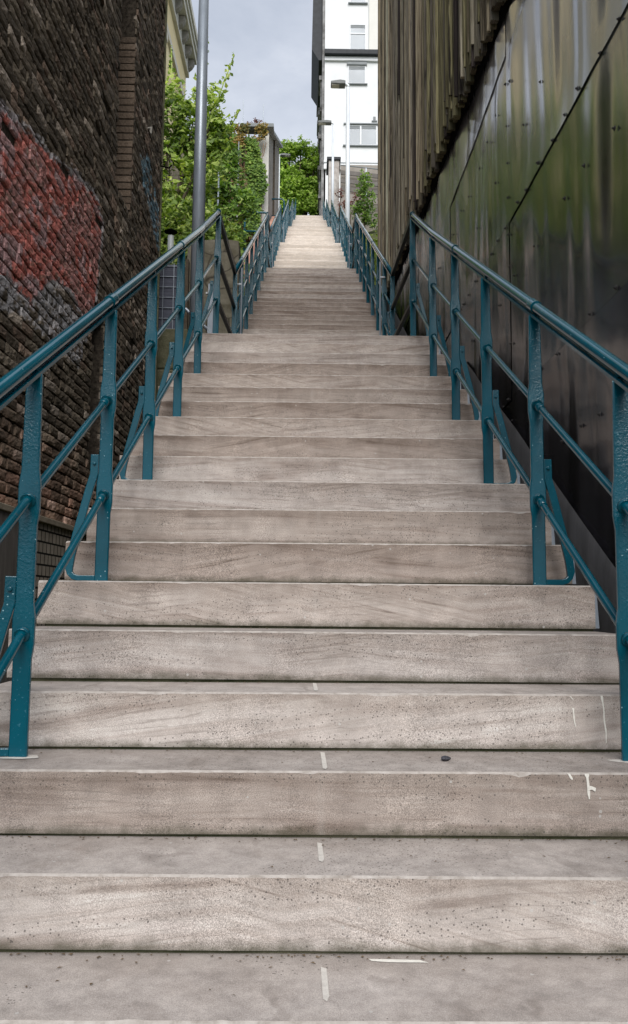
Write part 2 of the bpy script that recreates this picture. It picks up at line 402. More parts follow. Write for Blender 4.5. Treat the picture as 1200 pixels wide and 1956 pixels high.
def step_mesh(depth, name, stone, seed=0):
    mb = MB(); c = .0045; h = r - .009
    for (x0, x1) in ((XLs, XRs),):
        # profile in (y,z); chamfered nosing
        n = 130 if depth < 1 else 40
        xs = [x0 + (x1-x0)*i/n for i in range(n+1)]
        prof = [(0, -h), (0, -c), (c, 0), (depth, 0), (depth, -h)]
        vs = []
        for x in xs:
            k = .0016*mnoise.noise(Vector((x*9, depth*3+seed, 1.7)))
            chip = max(0, mnoise.noise(Vector((x*16, 4.1+seed*3, depth))) - .36)*.030 + max(0, mnoise.noise(Vector((x*60, 9.1+seed*5, depth))) - .25)*.008
            for (y, z) in prof:
                yy = y + (k if y < .01 else 0); zz = z
                if (y, z) == (0, -c): zz -= chip*.6
                if (y, z) == (c, 0): yy += chip*.6
                vs.append((x, yy, zz))
        np_ = len(prof)
        for i in range(n):
            for j in range(np_-1):
                a = i*np_+j
                mb.cur = 1 if j == 1 else 0
                mb.add([vs[a], vs[a+np_], vs[a+np_+1], vs[a+1]], [(0,1,2,3)])
        mb.cur = 0
        mb.add(vs[:np_], [(0,1,2,3,4)]); mb.add(vs[-np_:], [(4,3,2,1,0)])
    o = mb.build(name, [stone, M['edge']])
    return o

gap_dark = M['moss']
flight_lab = ['lowest flight of pale sandstone steps, nearest the viewer between brick and metal walls',
 'second flight of sandstone steps above the first landing beside the timber cladding',
 'third flight of brightly lit steps just beyond the shaded steps',
 'fourth flight of bright steps starting at the dark line across the stairs',
 'narrow fifth flight of steps far up the hill beside the grey pillar',
 'topmost flight of steps ending below the distant tree']
end_strip = None
random.seed(5)
for fi, f in enumerate(flights):
    root = empty('stair_flight', (0, f['Y'], f['Z']), flight_lab[fi], 'stairs', 'flights of the long outdoor staircase')
    st = M['stone'] if fi < 2 else M['stone_lit']
    last = f['n'] - 1
    proto = step_mesh(g + .03, 'step', st); proto.parent = root
    variants = [proto] + [step_mesh(g + .03, 'step', st, sd_) for sd_ in range(1, 6 if fi == 0 else 2)]
    used = set([0])
    nxt = flights[fi+1]['L'] if fi < len(flights)-1 else 3.0
    for k in range(f['n']):
        if k == 0: o = proto
        elif k == last:
            o = step_mesh(nxt + .03, 'landing_slab', st); o.parent = root
        else:
            vi = (k*3 + k//4) % len(variants)
            if vi not in used: o = variants[vi]; o.parent = root; used.add(vi)
            else: o = variants[vi].copy(); link(o, root)
        jx = random.uniform(-.012, .012)
        o.location = (jx, k*g, k*r)
        o.rotation_euler = (0, random.uniform(-.0018, .0018), random.uniform(-.0015, .0015))
        if fi == 0 and k > 2 and k < last:
            if end_strip is None:
                mb = MB(); mb.prism([(XRs+.006, -r+.01), (XRs+.024, -r+.01), (XRs+.016, -.012), (XRs+.004, -.012)], 'y', .03, .05)
                end_strip = mb.build('end_strip', M['galv'], None); end_strip.parent = o; end_strip.location = (0,0,0)
            else:
                e = end_strip.copy(); link(e, o); e.location = (0,0,0)
    # body of the flight under the slabs (dark in the joints)
    mb = MB(); y0, z0 = f['Y'], f['Z']; poly = []
    for k in range(f['n']):
        yy = y0 + k*g + .012; zt = z0 + k*r - .012
        poly += [(yy, zt - r), (yy, zt)]
    ye = f['Yt'] + nxt
    poly.append((ye, f['Zt'] - .012))
    low = -1.5 if fi == 0 else None
    if fi == 0: poly += [(ye, -1.6), (y0+.012, -1.6)]
    else: poly += [(ye, f['Zt'] - .9), (f['Yt'], f['Zt'] - .9), (y0+.012, z0 - .9)]
    n = len(poly); xa, xb = XLs + .02, XRs - .012
    vs = [(xa, u, v) for u, v in poly] + [(xb, u, v) for u, v in poly]
    # side faces need triangulating properly: build them as vertical strips
    mb.add(vs, [(i, (i+1) % n, n+(i+1) % n, n+i) for i in range(n)])
    for k in range(f['n']):
        ya = y0 + k*g + .012; yb = ya + g if k < last else ye
        zt = z0 + k*r - .012
        zb1 = -1.6 if fi == 0 else z0 - .9 + k*r
        for x in (xa, xb): mb.add([(x, ya, zb1), (x, yb, zb1), (x, yb, zt), (x, ya, zt)], [(0,1,2,3)])
    mb.build('stair_body', gap_dark, root)

# ------------------------------------------------------------------ railings
XPL, XPR = -.751, .872
HP = 1.033; ZM, ZL = .69, .33

def post_mesh(hp, zm, zl, side):
    """flat upright, widened round the two holes; local origin at the foot"""
    mb = MB(); hw, t = .0245, .008
    zs = [0, zl-.075, zl-.035, zl+.035, zl+.075, zm-.075, zm-.035, zm+.035, zm+.075, hp]
    ws = [hw, hw, hw+.0055, hw+.0055, hw, hw, hw+.0055, hw+.0055, hw, hw-.003]
    vs = []
    c = .0035
    for z, w_ in zip(zs, ws):
        k = 0
        for (x, y) in ((-w_+c, -t), (w_-c, -t), (w_, -t+c), (w_, t-c), (w_-c, t), (-w_+c, t), (-w_, t-c), (-w_, -t+c)):
            vs.append((x, y, z))
    nn = 8; fs = []
    for i in range(len(zs)-1):
        for j in range(nn):
            fs.append((i*nn+j, i*nn+(j+1) % nn, (i+1)*nn+(j+1) % nn, (i+1)*nn+j))
    fs += [tuple(range(nn))[::-1], tuple((len(zs)-1)*nn+j for j in range(nn))]
    mb.add(vs, fs)
    return mb.build('post', M['teal'])

def brace_mesh(side):
    mb = MB(); s = side
    pts = [(0.024*s, .004, .012), (.085*s, .004, .012), (.104*s, .004, .017), (.117*s, .004, .030), (.121*s, .004, .052), (.115*s, .004, .095),
           (.096*s, .004, .18), (.074*s, .004, .27), (.056*s, .004, .345), (.0405*s, .004, .40), (.0395*s, .004, .475)]
    hw, ht = .0150, .008; vs = []; P3 = [Vector(q) for q in pts]
    for i, q in enumerate(P3):
        t_ = (P3[min(i+1, len(P3)-1)] - P3[max(i-1, 0)]).normalized(); nn = Vector((t_.z, 0, -t_.x))
        wv_ = hw if q.z > .05 else hw*.72
        if q.z <= .012: cc_ = Vector((0, 0, .004))
        else: cc_ = Vector((0, 0, 0))
        for (u_, w_) in ((-1,-1),(1,-1),(1,1),(-1,1)): vs.append(q + cc_ + nn*wv_*u_ + Vector((0, ht*w_, 0)))
    fs = [(i*4+j, i*4+(j+1) % 4, (i+1)*4+(j+1) % 4, (i+1)*4+j) for i in range(len(P3)-1) for j in range(4)] + [(3,2,1,0), tuple((len(P3)-1)*4+j for j in range(4))]
    mb.add(vs, fs)
    # bolt where it meets the post
    mb.tube([(.0395*s, -.012, .44), (.0395*s, .018, .44)], .007, 8)
    return mb.build('brace', M['teal'], bevel=.003)

def collar(mb, a, b, r0, ln):
    a = Vector(a); b = Vector(b); d = (b-a).normalized()
    mb.tube([a, a + d*ln], r0, 12)

def rail_thing(fi, side, label):
    f = flights[fi]; X = XPL if side < 0 else XPR
    ks = {0: [1, 4, 7, 10, 13, 16]}.get(fi, list(range(0, f['n']-2, 3)))
    pts = [(f['Y'] + k*g + .156, f['Z'] + k*r) for k in ks] + [(f['Yt'] + .10, f['Zt'])]
    root = empty('stair_railing', (X, pts[0][0], pts[0][1]), label, 'railing', 'teal railings along the stairs')
    ry, rz = pts[0]
    pp = post_mesh(HP, ZM, ZL, side); br = brace_mesh(side)
    pp.parent = root; br.parent = root
    first = True
    for i, (y, z) in enumerate(pts):
        if first: po, bo = pp, br
        else:
            po = pp.copy(); link(po, root); bo = br.copy(); link(bo, root)
        if fi == 0 and i == 0 and side > 0: first = 'lean'
        else: first = False
        po.location = (0, y-ry, z-rz); po.rotation_euler = (0, random.uniform(-.006, .006), random.uniform(-.05, .05))
        if first == 'lean': po.location.x += .040; po.rotation_euler = (0, -.016, 0)
        first = False
        bo.location = (0, y-ry, z-rz+.0015); bo.rotation_euler = (0, 0, random.uniform(-.12, .12))
    def line(h):
        return [Vector((X, y + (0 if h > .9 else 0), z + h)) for y, z in pts]
    top = line(HP + .040); flat = line(HP + .006)
    if fi == 0:
        for ln in (top, flat): ln.insert(0, ln[0] + (ln[0]-ln[1])*.5)
    if fi == 0:
        for (y, z) in pts:
            mb = MB(); n_ = 14; xc = X; vs = [(xc, y, z+.003)]
            for q in range(n_):
                a_ = 2*pi*q/n_; rr_ = .050*(1+.35*mnoise.noise(Vector((cos(a_)*1.5+y*9, sin(a_)*1.5, side)))); vs.append((xc+rr_*cos(a_)*1.1, y+rr_*sin(a_)*.62, z+.0014))
            mb.add(vs, [(0, 1+q, 1+(q+1) % n_) for q in range(n_)])
            mb.build('grout_patch', M['joint'], root)
    # small wobble so the tube is not dead straight, and a rounded end
    e = top[-1] - top[-2]; e.normalize()
    top[-1] = top[-1] + e*.035
    mb = MB(); mb.tube(top, .0195, 14)
    for i in range(1 if fi else 1, len(top)-1, 2):
        q = top[i]; d = (top[i+1]-q).normalized(); mb.tube([q - d*.035, q - d*.03, q + d*.03, q + d*.035], .0235, 14)
    mb.tube([top[-1]-e*.012, top[-1]+e*.006], .0225, 14)
    hr = mb.build('handrail', M['teal_rail'], root, smooth=False)
    hr.data.polygons.foreach_set('use_smooth', [len(pl.vertices) == 4 for pl in hr.data.polygons])
    mb = MB(); mb.sweep([(-.019,-.005),(.019,-.005),(.019,.005),(-.019,.005)], flat)
    for q in flat[:-1]: mb.box(X-.008, X+.008, q.y-.01, q.y+.01, q.z+.004, q.z+.02)
    mb.build('handrail_strip', M['teal_rail'], root)
    for h in (ZM, ZL):
        ln = line(h)
        if fi == 0: ln.insert(0, ln[0] + (ln[0]-ln[1])*.5)
        mb = MB(); mb.tube(ln, .0130, 12)
        for i in range(1, len(ln)):
            q = ln[i]; d = (ln[i-1]-q).normalized()
            if i % 2: mb.tube([q + d*.012, q + d*.085], .0155, 12)
        for q in ln[1:-1]: mb.tube([q + Vector((0,-.018,-.012)), q + Vector((0,-.006,-.005))], .0205, 12)
        o = mb.build('mid_rail', M['teal_rail'], root)
        o.data.polygons.foreach_set('use_smooth', [len(pl.vertices) == 4 for pl in o.data.polygons])
    # bars across the landing below this flight
    if fi > 0:
        pf = flights[fi-1]; a = (pf['Yt'] + .10, pf['Zt']); b2 = pts[0]
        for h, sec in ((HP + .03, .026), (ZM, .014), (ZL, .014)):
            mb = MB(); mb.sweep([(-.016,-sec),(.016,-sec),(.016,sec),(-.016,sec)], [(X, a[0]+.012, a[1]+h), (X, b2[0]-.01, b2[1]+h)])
            mb.build('landing_bar', M['teal_shaded'], root)
    return root
sidename = {-1: 'left', 1: 'right'}
rl = {
 (0,-1): 'nearest teal handrail on the left, beside the graffiti brick wall',
 (0, 1): 'nearest teal handrail on the right, beside the black metal sheets',
 (1,-1): 'second teal railing up on the left, beyond the grey lamp pole',
 (1, 1): 'second teal railing up on the right, beside the timber cladding',
 (2,-1): 'third teal railing up on the left, beside the salmon brick parapet',
 (2, 1): 'third teal railing up on the right, in front of the tallest white lamp',
 (3,-1): 'fourth teal railing up on the left, beside the bare concrete side wall',
 (3, 1): 'fourth teal railing up on the right, in front of the second white lamp',
 (4,-1): 'fifth teal railing up on the left, short in the distance',
 (4, 1): 'fifth teal railing up on the right, beside the narrow pillar with dark cap',
 (5,-1): 'topmost teal railing on the left, against the distant tree',
 (5, 1): 'topmost teal railing on the right, below the worn stucco side wall'}
random.seed(21)
for fi in range(6):
    for s in (-1, 1): rail_thing(fi, s, rl[(fi, s)])

# slim galvanised guide rods on each landing
def guide_rod(x, y, z, h, label):
    t = empty('guide_rod', (x, y, z), label, 'steel rod', 'galvanised rods beside the railings')
    mb = MB(); mb.tube([(x, y, z), (x, y, z+h)], .0085, 8); mb.build('rod', M['galv'], t)
    for zz in (.18, h-.18):
        mb = MB(); s = -1 if x < 0 else 1
        mb.tube([(x, y, z+zz), (x+.055*s, y, z+zz)], .009, 8); mb.build('stub', M['galv_white'], t)
for fi, hh in ((1, 1.05), (2, .95), (3, .95)):
    f = flights[fi]
    for s in (-1, 1):
        X = -.70 if s < 0 else .82
        kk = {1: 1 if s < 0 else 3}.get(fi, 1)
        lab = {1: 'thin bright steel rod standing by the foot of the second %s railing', 2: 'thin bright steel rod at the foot of the third %s railing',
               3: 'thin bright steel rod at the foot of the fourth %s railing'}[fi] % sidename[s]
        guide_rod(X, f['Y'] + kk*g + .14, f['Z'] + kk*r, hh, lab)

for k, a_, b_ in ((0, .085, .215), (1, .10, .235), (2, .03, .25), (3, .05, .26)):
    par = [o for o in bpy.data.objects if o.name.startswith('stair_flight')][0]
    fl0 = flights[0]; kk = k + 2
    xx = .046 + .004*k*(-1 if k % 2 else 1); yy = d0 + k*g; zz = -H + k*r + .0016
    mb = MB(); mb.add([(xx-.0045, yy+a_, zz), (xx+.003, yy+a_-.01, zz), (xx+.0075, yy+a_+.01, zz), (xx+.0055, yy+b_, zz), (xx-.006, yy+b_+.008, zz)], [(0,1,2,3,4)])
    mb.build('joint_mark', M['joint'], par, origin=(xx, yy, zz))

# small things on the steps
def step_pt(k, x, dy): return (x, d0 + k*g + dy, -H + k*r)
x, y, z = step_pt(2, .375, .14)
t = MB()
for a in range(3):
    pass
mb = MB(); n = 10
rings = [(.0, .003), (.012, .012), (.014, .018), (.010, .012), (.004, .003)]
vs = []
prof = [(-.012,.001),(-.009,.006),(-.003,.008),(.003,.007),(.008,.005),(.014,.001)]
for (u, rr) in prof:
    for i in range(n):
        a = 2*pi*i/n; vs.append((x+u, y+rr*cos(a)*1.2, z+.0065+rr*sin(a)*.8 + (.003 if i % 3 == 0 else 0)))
fs = [(i*n+j, i*n+(j+1) % n, (i+1)*n+(j+1) % n, (i+1)*n+j) for i in range(len(prof)-1) for j in range(n)] + [tuple(range(n)), tuple(range((len(prof)-1)*n, len(prof)*n))[::-1]]
mb.add(vs, fs)
tag(mb.build('snail_shell', simple('dark_shell', (.012,.012,.014), (.10,.10,.12), 120, .35), None, smooth=True, origin=(x, y, z)),
    'small dark snail shell lying on a low tread', 'shell')

# white paint drips on the right of the lower risers
M['drip'] = simple('dried_white_paint', (.66,.64,.58), (.80,.78,.72), 60, .7)
def drip(k, x, zt, zb, w0, label, side=None):
    y = d0 + k*g - .0022; zn = -H + k*r
    mb = MB(); n = 14; L_, R_ = [], []
    for i in range(n+1):
        t_ = i/n; zz = zn + zt + (zb-zt)*t_
        ww = w0*(.55 + .5*abs(mnoise.noise(Vector((x*31, zz*70, k)))) + (.35 if t_ < .12 else 0))*(1 if t_ < .9 else .5)
        cx = x + .004*mnoise.noise(Vector((zz*22, x*9, 2.2))) + .008*t_
        L_.append((cx-ww, y, zz)); R_.append((cx+ww, y, zz))
    for i in range(n): mb.add([L_[i], L_[i+1], R_[i+1], R_[i]], [(0,1,2,3)])
    if side:
        mb.add([(x+.002, y-.0006, zn+zt-.030), (x+.002, y-.0006, zn+zt-.040), (x+side*.6, y-.0006, zn+zt-.038), (x+side, y-.0006, zn+zt-.043), (x+side*1.1, y-.0006, zn+zt-.034), (x+side*.5, y-.0006, zn+zt-.029)], [(0,1,2,3,4,5)])
    tag(mb.build('paint_drip', M['drip'], None, origin=(x, y, zn+zt)), label, 'paint drip')
drip(3, .752, -.005, -.014, .0022, 'tiny white paint dab at a riser edge, above the short drip')
drip(3, .758, -.036, -.090, .0030, 'short white paint drip in the middle of a riser, left of the long one')
drip(3, .842, -.002, -.132, .0034, 'long white paint drip down the riser by the right railing foot')
drip(2, .655, -.001, -.016, .0040, 'short white drip hanging from the nosing below the two long drips')
drip(2, .70, -.001, -.062, .0050, 'thick forked white paint drip on the right of a lower riser', .020)
mb = MB(); zt = -H + 0*r + .0015
mb.add([(.14, d0+.262, zt), (.245, d0+.258, zt), (.262, d0+.245, zt), (.18, d0+.246, zt), (.145, d0+.252, zt)], [(0,1,2,3,4)])
tag(mb.build('paint_smear', M['drip'], None, origin=(.2, d0+.25, zt)), 'pale smear of paint at the back of the lowest tread', 'paint smear')

# twigs and dead leaves collected along the joints
mb = MB(); rr = random.Random(3)
M['litter'] = simple('dry_leaf_litter', (.045,.03,.018), (.17,.12,.07), 40, .9)
for i in range(330):
    k = rr.choice([0,0,0,1,1,1,2,2,3,4]); x = rr.uniform(-.85, .98); dy = g - abs(rr.gauss(0, .012)) - .004
    if rr.random() < .2: dy = rr.uniform(.05, .26)
    x0, y0, z0 = step_pt(k, x, dy); a = rr.uniform(0, pi); l = rr.uniform(.002, .007); w_ = rr.uniform(.001, .0035)
    dx, dyy = cos(a)*l, sin(a)*l*.6; z0 += .0022
    mb.add([(x0-dx, y0-dyy, z0), (x0+dyy*w_/l*2, y0-dx*w_/l, z0+.002), (x0+dx, y0+dyy, z0+.001), (x0-dyy*w_/l*2, y0+dx*w_/l, z0+.002)], [(0,1,2,3)])
tag(mb.build('leaf_litter', M['litter'], None), 'crumbs of dry leaf and grit along the step joints', 'litter', None, 'stuff')

# ------------------------------------------------------------------ ground
def terrain_z(x, y):
    if y < 10.9: return -1.45
    if y < 48.6:
        b = stair_z(y) - .75
        if abs(x) > 1.6: b += min(.35, (abs(x)-1.6)*.35)
        if x > 1.35 and y > 15: b += .35
        return b
    return flights[-1]['Zt'] - .12
mb = MB()
xs = [-600,-200,-60,-20,-10,-6,-4,-3,-2.3,-1.6,-1.0,0,1.1,1.5,2,2.6,3.4,5,8,14,30,80,250,600]
ys = [-400,-80,-20,0,6,10.89,10.91] + [11.5+i*.8 for i in range(47)] + [48.59,48.62,60,90,150,400,1200]
vs = [(x, y, terrain_z(x, y)) for y in ys for x in xs]; nx = len(xs)
mb.add(vs, [(j*nx+i, j*nx+i+1, (j+1)*nx+i+1, (j+1)*nx+i) for j in range(len(ys)-1) for i in range(nx-1)])
tag(mb.build('ground', M['soil'], None), 'weedy ground rising as a hillside behind and beside the stairs', None, None, 'structure')

# ------------------------------------------------------------------ left brick building
XW = -1.82; YE = 9.9; ZTOP = 8.3; YS = 2.4
left = empty('brick_building', (XW, 6, -1.45), 'tall soot-dark brick building side wall with red graffiti, left of the stairs', 'building')
mb = MB(); xf = XW - .019
def slab(y0, y1, z0, z1): mb.box(-2.6, xf, y0, y1, z0, z1)
slab(YS, 7.0, -1.45, ZTOP); slab(7.0, 7.39, -1.45, 1.17); slab(7.0, 7.39, 2.5, ZTOP)
slab(7.39, 7.6, -1.45, ZTOP); slab(7.6, 8.27, -1.45, 3.85); slab(8.27, YE-.01, -1.45, ZTOP)
M['mortar'] = simple('sooty_mortar', (.016,.013,.011), (.12,.10,.078), 30, .95, .1, .9, .02)
mb.build('wall', M['mortar'], left)
mb = MB(); mb.box(-9, -2.61, YS, YE-.012, -1.45, ZTOP-.01); mb.build('building_core', M['dark'], left)

def in_poly(px, py, poly):
    c = False; j = len(poly)-1
    for i in range(len(poly)):
        xi, yi = poly[i]; xj, yj = poly[j]
        if (yi > py) != (yj > py) and px < (xj-xi)*(py-yi)/(yj-yi)+xi: c = not c
        j = i
    return c
def pol_dist(px, py, poly):
    d = 9
    for i in range(len(poly)):
        ax, ay = poly[i-1]; bx, by = poly[i]
        t_ = max(0, min(1, ((px-ax)*(bx-ax)+(py-ay)*(by-ay))/((bx-ax)**2+(by-ay)**2+1e-9)))
        d = min(d, sqrt((px-ax-t_*(bx-ax))**2+(py-ay-t_*(by-ay))**2))
    return d
# spray paint outlines on the wall plane (y along the wall, z up)
RED = [(4.23,2.76),(4.68,2.92),(5.23,3.07),(5.8,3.19),(6.34,3.36),(6.97,3.48),(7.18,3.32),(7.13,2.86),(7.06,2.5),(6.66,2.25),(6.26,2.34),(5.81,2.23),(5.39,1.9),(4.99,1.91),(4.37,1.74)]
WHITE = [(4.81,1.92),(5.38,2.01),(5.81,2.23),(6.5,2.26),(6.84,2.2),(6.56,1.85),(5.74,1.84),(5.2,1.8),(4.53,1.63)]
BLUE = [(8.62,4.81),(9.14,5.04),(9.66,4.8),(10.07,4.59),(10.06,4.18),(9.6,4.31),(9.17,4.49),(8.78,4.59)]
rr = random.Random(8)
def brick_base():
    t_ = rr.random()
    if t_ < .55: c = (.088,.072,.054)
    elif t_ < .78: c = (.125,.105,.080)
    elif t_ < .92: c = (.155,.115,.088)
    else: c = (.24,.205,.17)
    k = rr.uniform(1.0, 2.3)
    return tuple(q*k for q in c)
def graffiti(y, z, base):
    n1 = mnoise.noise(Vector((y*6, z*6, 3))); n2 = mnoise.noise(Vector((y*22, z*22, 9))); n3 = mnoise.noise(Vector((y*2.2, z*2.2, 5)))
    yy = y + .05*n1; zz = z + .05*n2
    c = base
    if 2.9 > z or True:
        low = max(0, min(1, (1.25 - z + .25*n1)))          # lower courses cleaner, reddish
        if y < 8 and low > 0: c = tuple(a*(1-low) + b*low for a, b in zip(c, (base[0]*2.6+.02, base[1]*2.0+.012, base[2]*1.9+.012)))
    if in_poly(yy, zz, RED):
        d = pol_dist(yy, zz, RED)
        red = (.86, .27, .23) if n3 > -.1 else (.72,.34,.32)
        a = .80 + .2*n2 if n2 > -.22 else .22
        if d < .05: c = tuple(q*.35 + .65*w_ for q, w_ in zip(c, (.62,.62,.66)))
        else: c = tuple(q*(1-a) + a*w_ for q, w_ in zip(c, red))
        if (n3 > .12 and n1 > -.1) or n2 > .40: c = tuple(q*.4 + .6*w_ for q, w_ in zip(c, (.52,.46,.49)))
    elif in_poly(yy, zz, WHITE) and n2 > -.15 and n1 > -.35:
        c = tuple(q*.3 + .7*w_ for q, w_ in zip(c, (.62,.62,.66)))
    elif in_poly(yy, zz, BLUE) and n1 + n2 > -.12:
        c = tuple(q*.25 + .75*w_ for q, w_ in zip(c, (.20,.38,.50)))
    return c
mb = MB(); BL, BH = .228, .0765
rows = int((ZTOP-.55)/BH)
for j in range(rows):
    z0 = .565 + j*BH; zc = z0 + BH/2
    if z0 > ZTOP - BH: break
    y = 2.6 + (BL/2 if j % 2 else 0) + rr.uniform(-.02, .02)
    while y < YE - .03:
        ln = BL if rr.random() < .86 else BL/2
        y0, y1 = y, min(y + ln - .012, YE)
        y += ln
        if y1 - y0 < .04: continue
        if z0 > y1*1.0 + 1.0: continue
        yc = (y0+y1)/2
        if 6.99 < y1 and y0 < 7.39 and z0+BH > 1.17 and z0 < 2.5:
            if y0 < 6.93: y1 = 7.0
            elif y1 > 7.45: y0 = 7.39
            else: continue
        if y1 > 7.6 and y0 < 8.27 and zc > 3.9:
            if y0 < 7.5: y1 = 7.6 + rr.uniform(-.03, .02)
            elif y1 > 8.33: y0 = 8.27
            else: continue
        if rr.random() < .012: continue
        if y1 - y0 < .03: continue
        near = yc < 7
        nu = 7 if near else 4; nv = 4 if near else 2
        base = brick_base(); out = rr.uniform(-.0045, .005); tilt = rr.uniform(-.006, .006)
        z1 = z0 + BH - rr.uniform(.009, .017)
        vs, cs = [], []
        for b_ in range(nv+1):
            for a_ in range(nu+1):
                yy = y0 + (y1-y0)*a_/nu; zz = z0 + (z1-z0)*b_/nv
                e = 1 if (a_ in (0, nu) or b_ in (0, nv)) else 0
                xx = XW + out + tilt*(a_/nu-.5)*2 + .005*mnoise.noise(Vector((yy*26, zz*30, 1))) - e*.005 + rr.uniform(-.0022, .0022)
                if e: yy += rr.uniform(-.003, .003); zz += rr.uniform(-.0018, .0018)
                vs.append((xx, yy, zz)); cs.append(graffiti(yy, zz, base))
        W_ = nu+1; fs = [(b_*W_+a_, b_*W_+a_+1, (b_+1)*W_+a_+1, (b_+1)*W_+a_) for b_ in range(nv) for a_ in range(nu)]
        ring = [a_ for a_ in range(W_)] + [b_*W_+nu for b_ in range(1, nv+1)] + [nv*W_+a_ for a_ in range(nu-1, -1, -1)] + [b_*W_ for b_ in range(nv-1, 0, -1)]
        n0 = len(vs)
        for q in ring:
            v = vs[q]; vs.append((XW-.04, v[1], v[2])); cs.append(tuple(c_*.6 for c_ in cs[q]))
        for q in range(len(ring)):
            q2 = (q+1) % len(ring); fs.append((ring[q2], ring[q], n0+q, n0+q2))
        nb = len(mb.v); mb.v += vs; mb.f += [tuple(i+nb for i in f_) for f_ in fs]; mb.mi += [0]*len(fs); mb.c += cs
M['brick'] = vc_mat('sooty_brick', .9, 55, .8, .010)
mb.build('brick_facing', M['brick'], left, colors=True)
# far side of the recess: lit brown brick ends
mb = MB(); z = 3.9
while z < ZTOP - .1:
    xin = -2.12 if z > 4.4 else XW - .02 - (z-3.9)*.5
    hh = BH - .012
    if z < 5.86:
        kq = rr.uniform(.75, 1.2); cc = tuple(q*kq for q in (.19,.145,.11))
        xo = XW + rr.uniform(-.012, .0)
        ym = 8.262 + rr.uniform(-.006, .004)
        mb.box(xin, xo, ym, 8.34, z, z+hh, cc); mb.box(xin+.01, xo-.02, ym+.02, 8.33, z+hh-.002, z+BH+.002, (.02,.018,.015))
    z += BH
mb.build('recess_reveal', M['brick'], left, colors=True, bevel=.004)
# corner trim strip at the far end, nail, plinth
mb = MB(); mb.box(XW-.03, XW+.012, YE, YE+.03, -1.4, ZTOP-.02); mb.build('corner_trim', M['moss'], left)
mb = MB(); mb.tube([(XW-.02, YE-.05, 5.32), (XW+.10, YE-.03, 5.30), (XW+.125, YE-.03, 5.34)], .010, 8); mb.build('wall_hook', M['dark'], left)
mb = MB(); mb.tube([(XW-.02, 9.0, 5.30), (XW+.035, 9.0, 5.31), (XW+.035, 9.0, 5.24)], .010, 8); mb.build('pipe_stub', M['concrete_pale'], left)
mb = MB(); mb.box(XW-.026, XW+.035, 5.25, 9.6, -1.44, .515); mb.build('tiled_plinth', M['tile'], left)
mb = MB(); mb.box(XW-.03, XW+.055, YS, 9.62, .517, .560); mb.build('plinth_ledge', simple('sandy_ledge', (.24,.20,.15), (.38,.33,.25), 12, .9), left, bevel=.006)
mb = MB(); mb.box(XW-.026, XW+.05, YS, 5.24, -1.44, .40); mb.box(XW-.026, XW+.042, YS, 5.24, .402, .515)
mb.build('plinth_board', simple('weathered_grey_board', (.11,.10,.09), (.20,.18,.165), 6, .8, .3, .3, .01, 0, (3,3,.4)), left)

# ------------------------------------------------------------------ right building: black metal sheets below, timber above
XM = 1.30; YR = 14.15
right = empty('metal_clad_building', (XM, 7, -1.4), 'tall building clad in buckled black metal sheets below rotten timber boards', 'building')
def metal_mat():
    m, nt, b = mat('black_painted_sheet', (.02,.02,.022), .25, 0, .9)
    v = coords(nt, kind='World')
    s = sepxyz(nt, v)
    mps = N(nt, 'ShaderNodeMapping'); mps.inputs['Scale'].default_value = (1, 2.4, .32); L(nt, v, mps.inputs['Vector'])
    st = noise(nt, mps.outputs[0], 1.0, 2, .5, .25)
    mpf = N(nt, 'ShaderNodeMapping'); mpf.inputs['Scale'].default_value = (1, 22, 1.0); L(nt, v, mpf.inputs['Vector'])
    sf = noise(nt, mpf.outputs[0], 1.0, 4, .6)
    bl = noise(nt, v, .9, 3)
    b.inputs['IOR'].default_value = 1.6; b.inputs['Coat Weight'].default_value = .35; b.inputs['Coat Roughness'].default_value = .10
    # dust and painted sky sheen high up, algae and painted green reflection midway, black below
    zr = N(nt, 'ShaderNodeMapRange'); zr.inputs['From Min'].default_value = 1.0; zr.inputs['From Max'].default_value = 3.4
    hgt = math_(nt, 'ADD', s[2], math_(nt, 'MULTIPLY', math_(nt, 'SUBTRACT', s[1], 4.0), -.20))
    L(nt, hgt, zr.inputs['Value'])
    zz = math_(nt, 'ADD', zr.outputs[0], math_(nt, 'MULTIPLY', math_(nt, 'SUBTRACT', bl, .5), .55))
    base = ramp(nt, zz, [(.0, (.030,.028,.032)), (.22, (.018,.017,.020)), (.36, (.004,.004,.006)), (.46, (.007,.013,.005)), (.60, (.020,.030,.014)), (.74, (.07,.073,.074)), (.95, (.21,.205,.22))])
    c = mix(nt, ramp(nt, st, [(.45, 0.0), (.60, .8)]), base, mix(nt, 1.0, base, (2.4,2.4,2.4), 'MULTIPLY'))  # vertical streaks brightened in the colour as painted glints
    c = mix(nt, ramp(nt, sf, [(.66, 0.0), (.9, .12)]), c, (.06,.058,.055))
    c = mix(nt, ramp(nt, st, [(.30, .9), (.46, 0.0)]), c, (.010,.010,.011))
    L(nt, c, b.inputs['Base Color'])
    L(nt, ramp(nt, sf, [(.3, .16), (.7, .24)]), b.inputs['Roughness'])
    L(nt, bump(nt, st, .6, .05, bump(nt, noise(nt, v, 70, 3), .06, .004)), b.inputs['Normal'])
    return m
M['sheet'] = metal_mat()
def wave(y, z):
    a = 2.2*.011*mnoise.noise(Vector((y*2.6, z*.42, 0))) + .008*mnoise.noise(Vector((y*7, z*.7, 5))) + .014*mnoise.noise(Vector((y*.7, z*.5, 8)))
    # pinched at the horizontal seams
    d = min(abs(z-1.30), abs(z-2.46), abs(z-3.62)); dy = min(abs(y-q_) for q_ in (3.05, 5.19, 7.35, 9.5, 11.7))
    return a*min(1, .12 + d/.22)*min(1, .15 + dy/.2)
SEAMS = [1.30, 2.46, 3.62]
YV = [1.6, 3.05, 5.19, 7.35, 9.5, 11.7, YR]
zb = [-1.45, 1.30, 2.46, 3.62, 4.9]
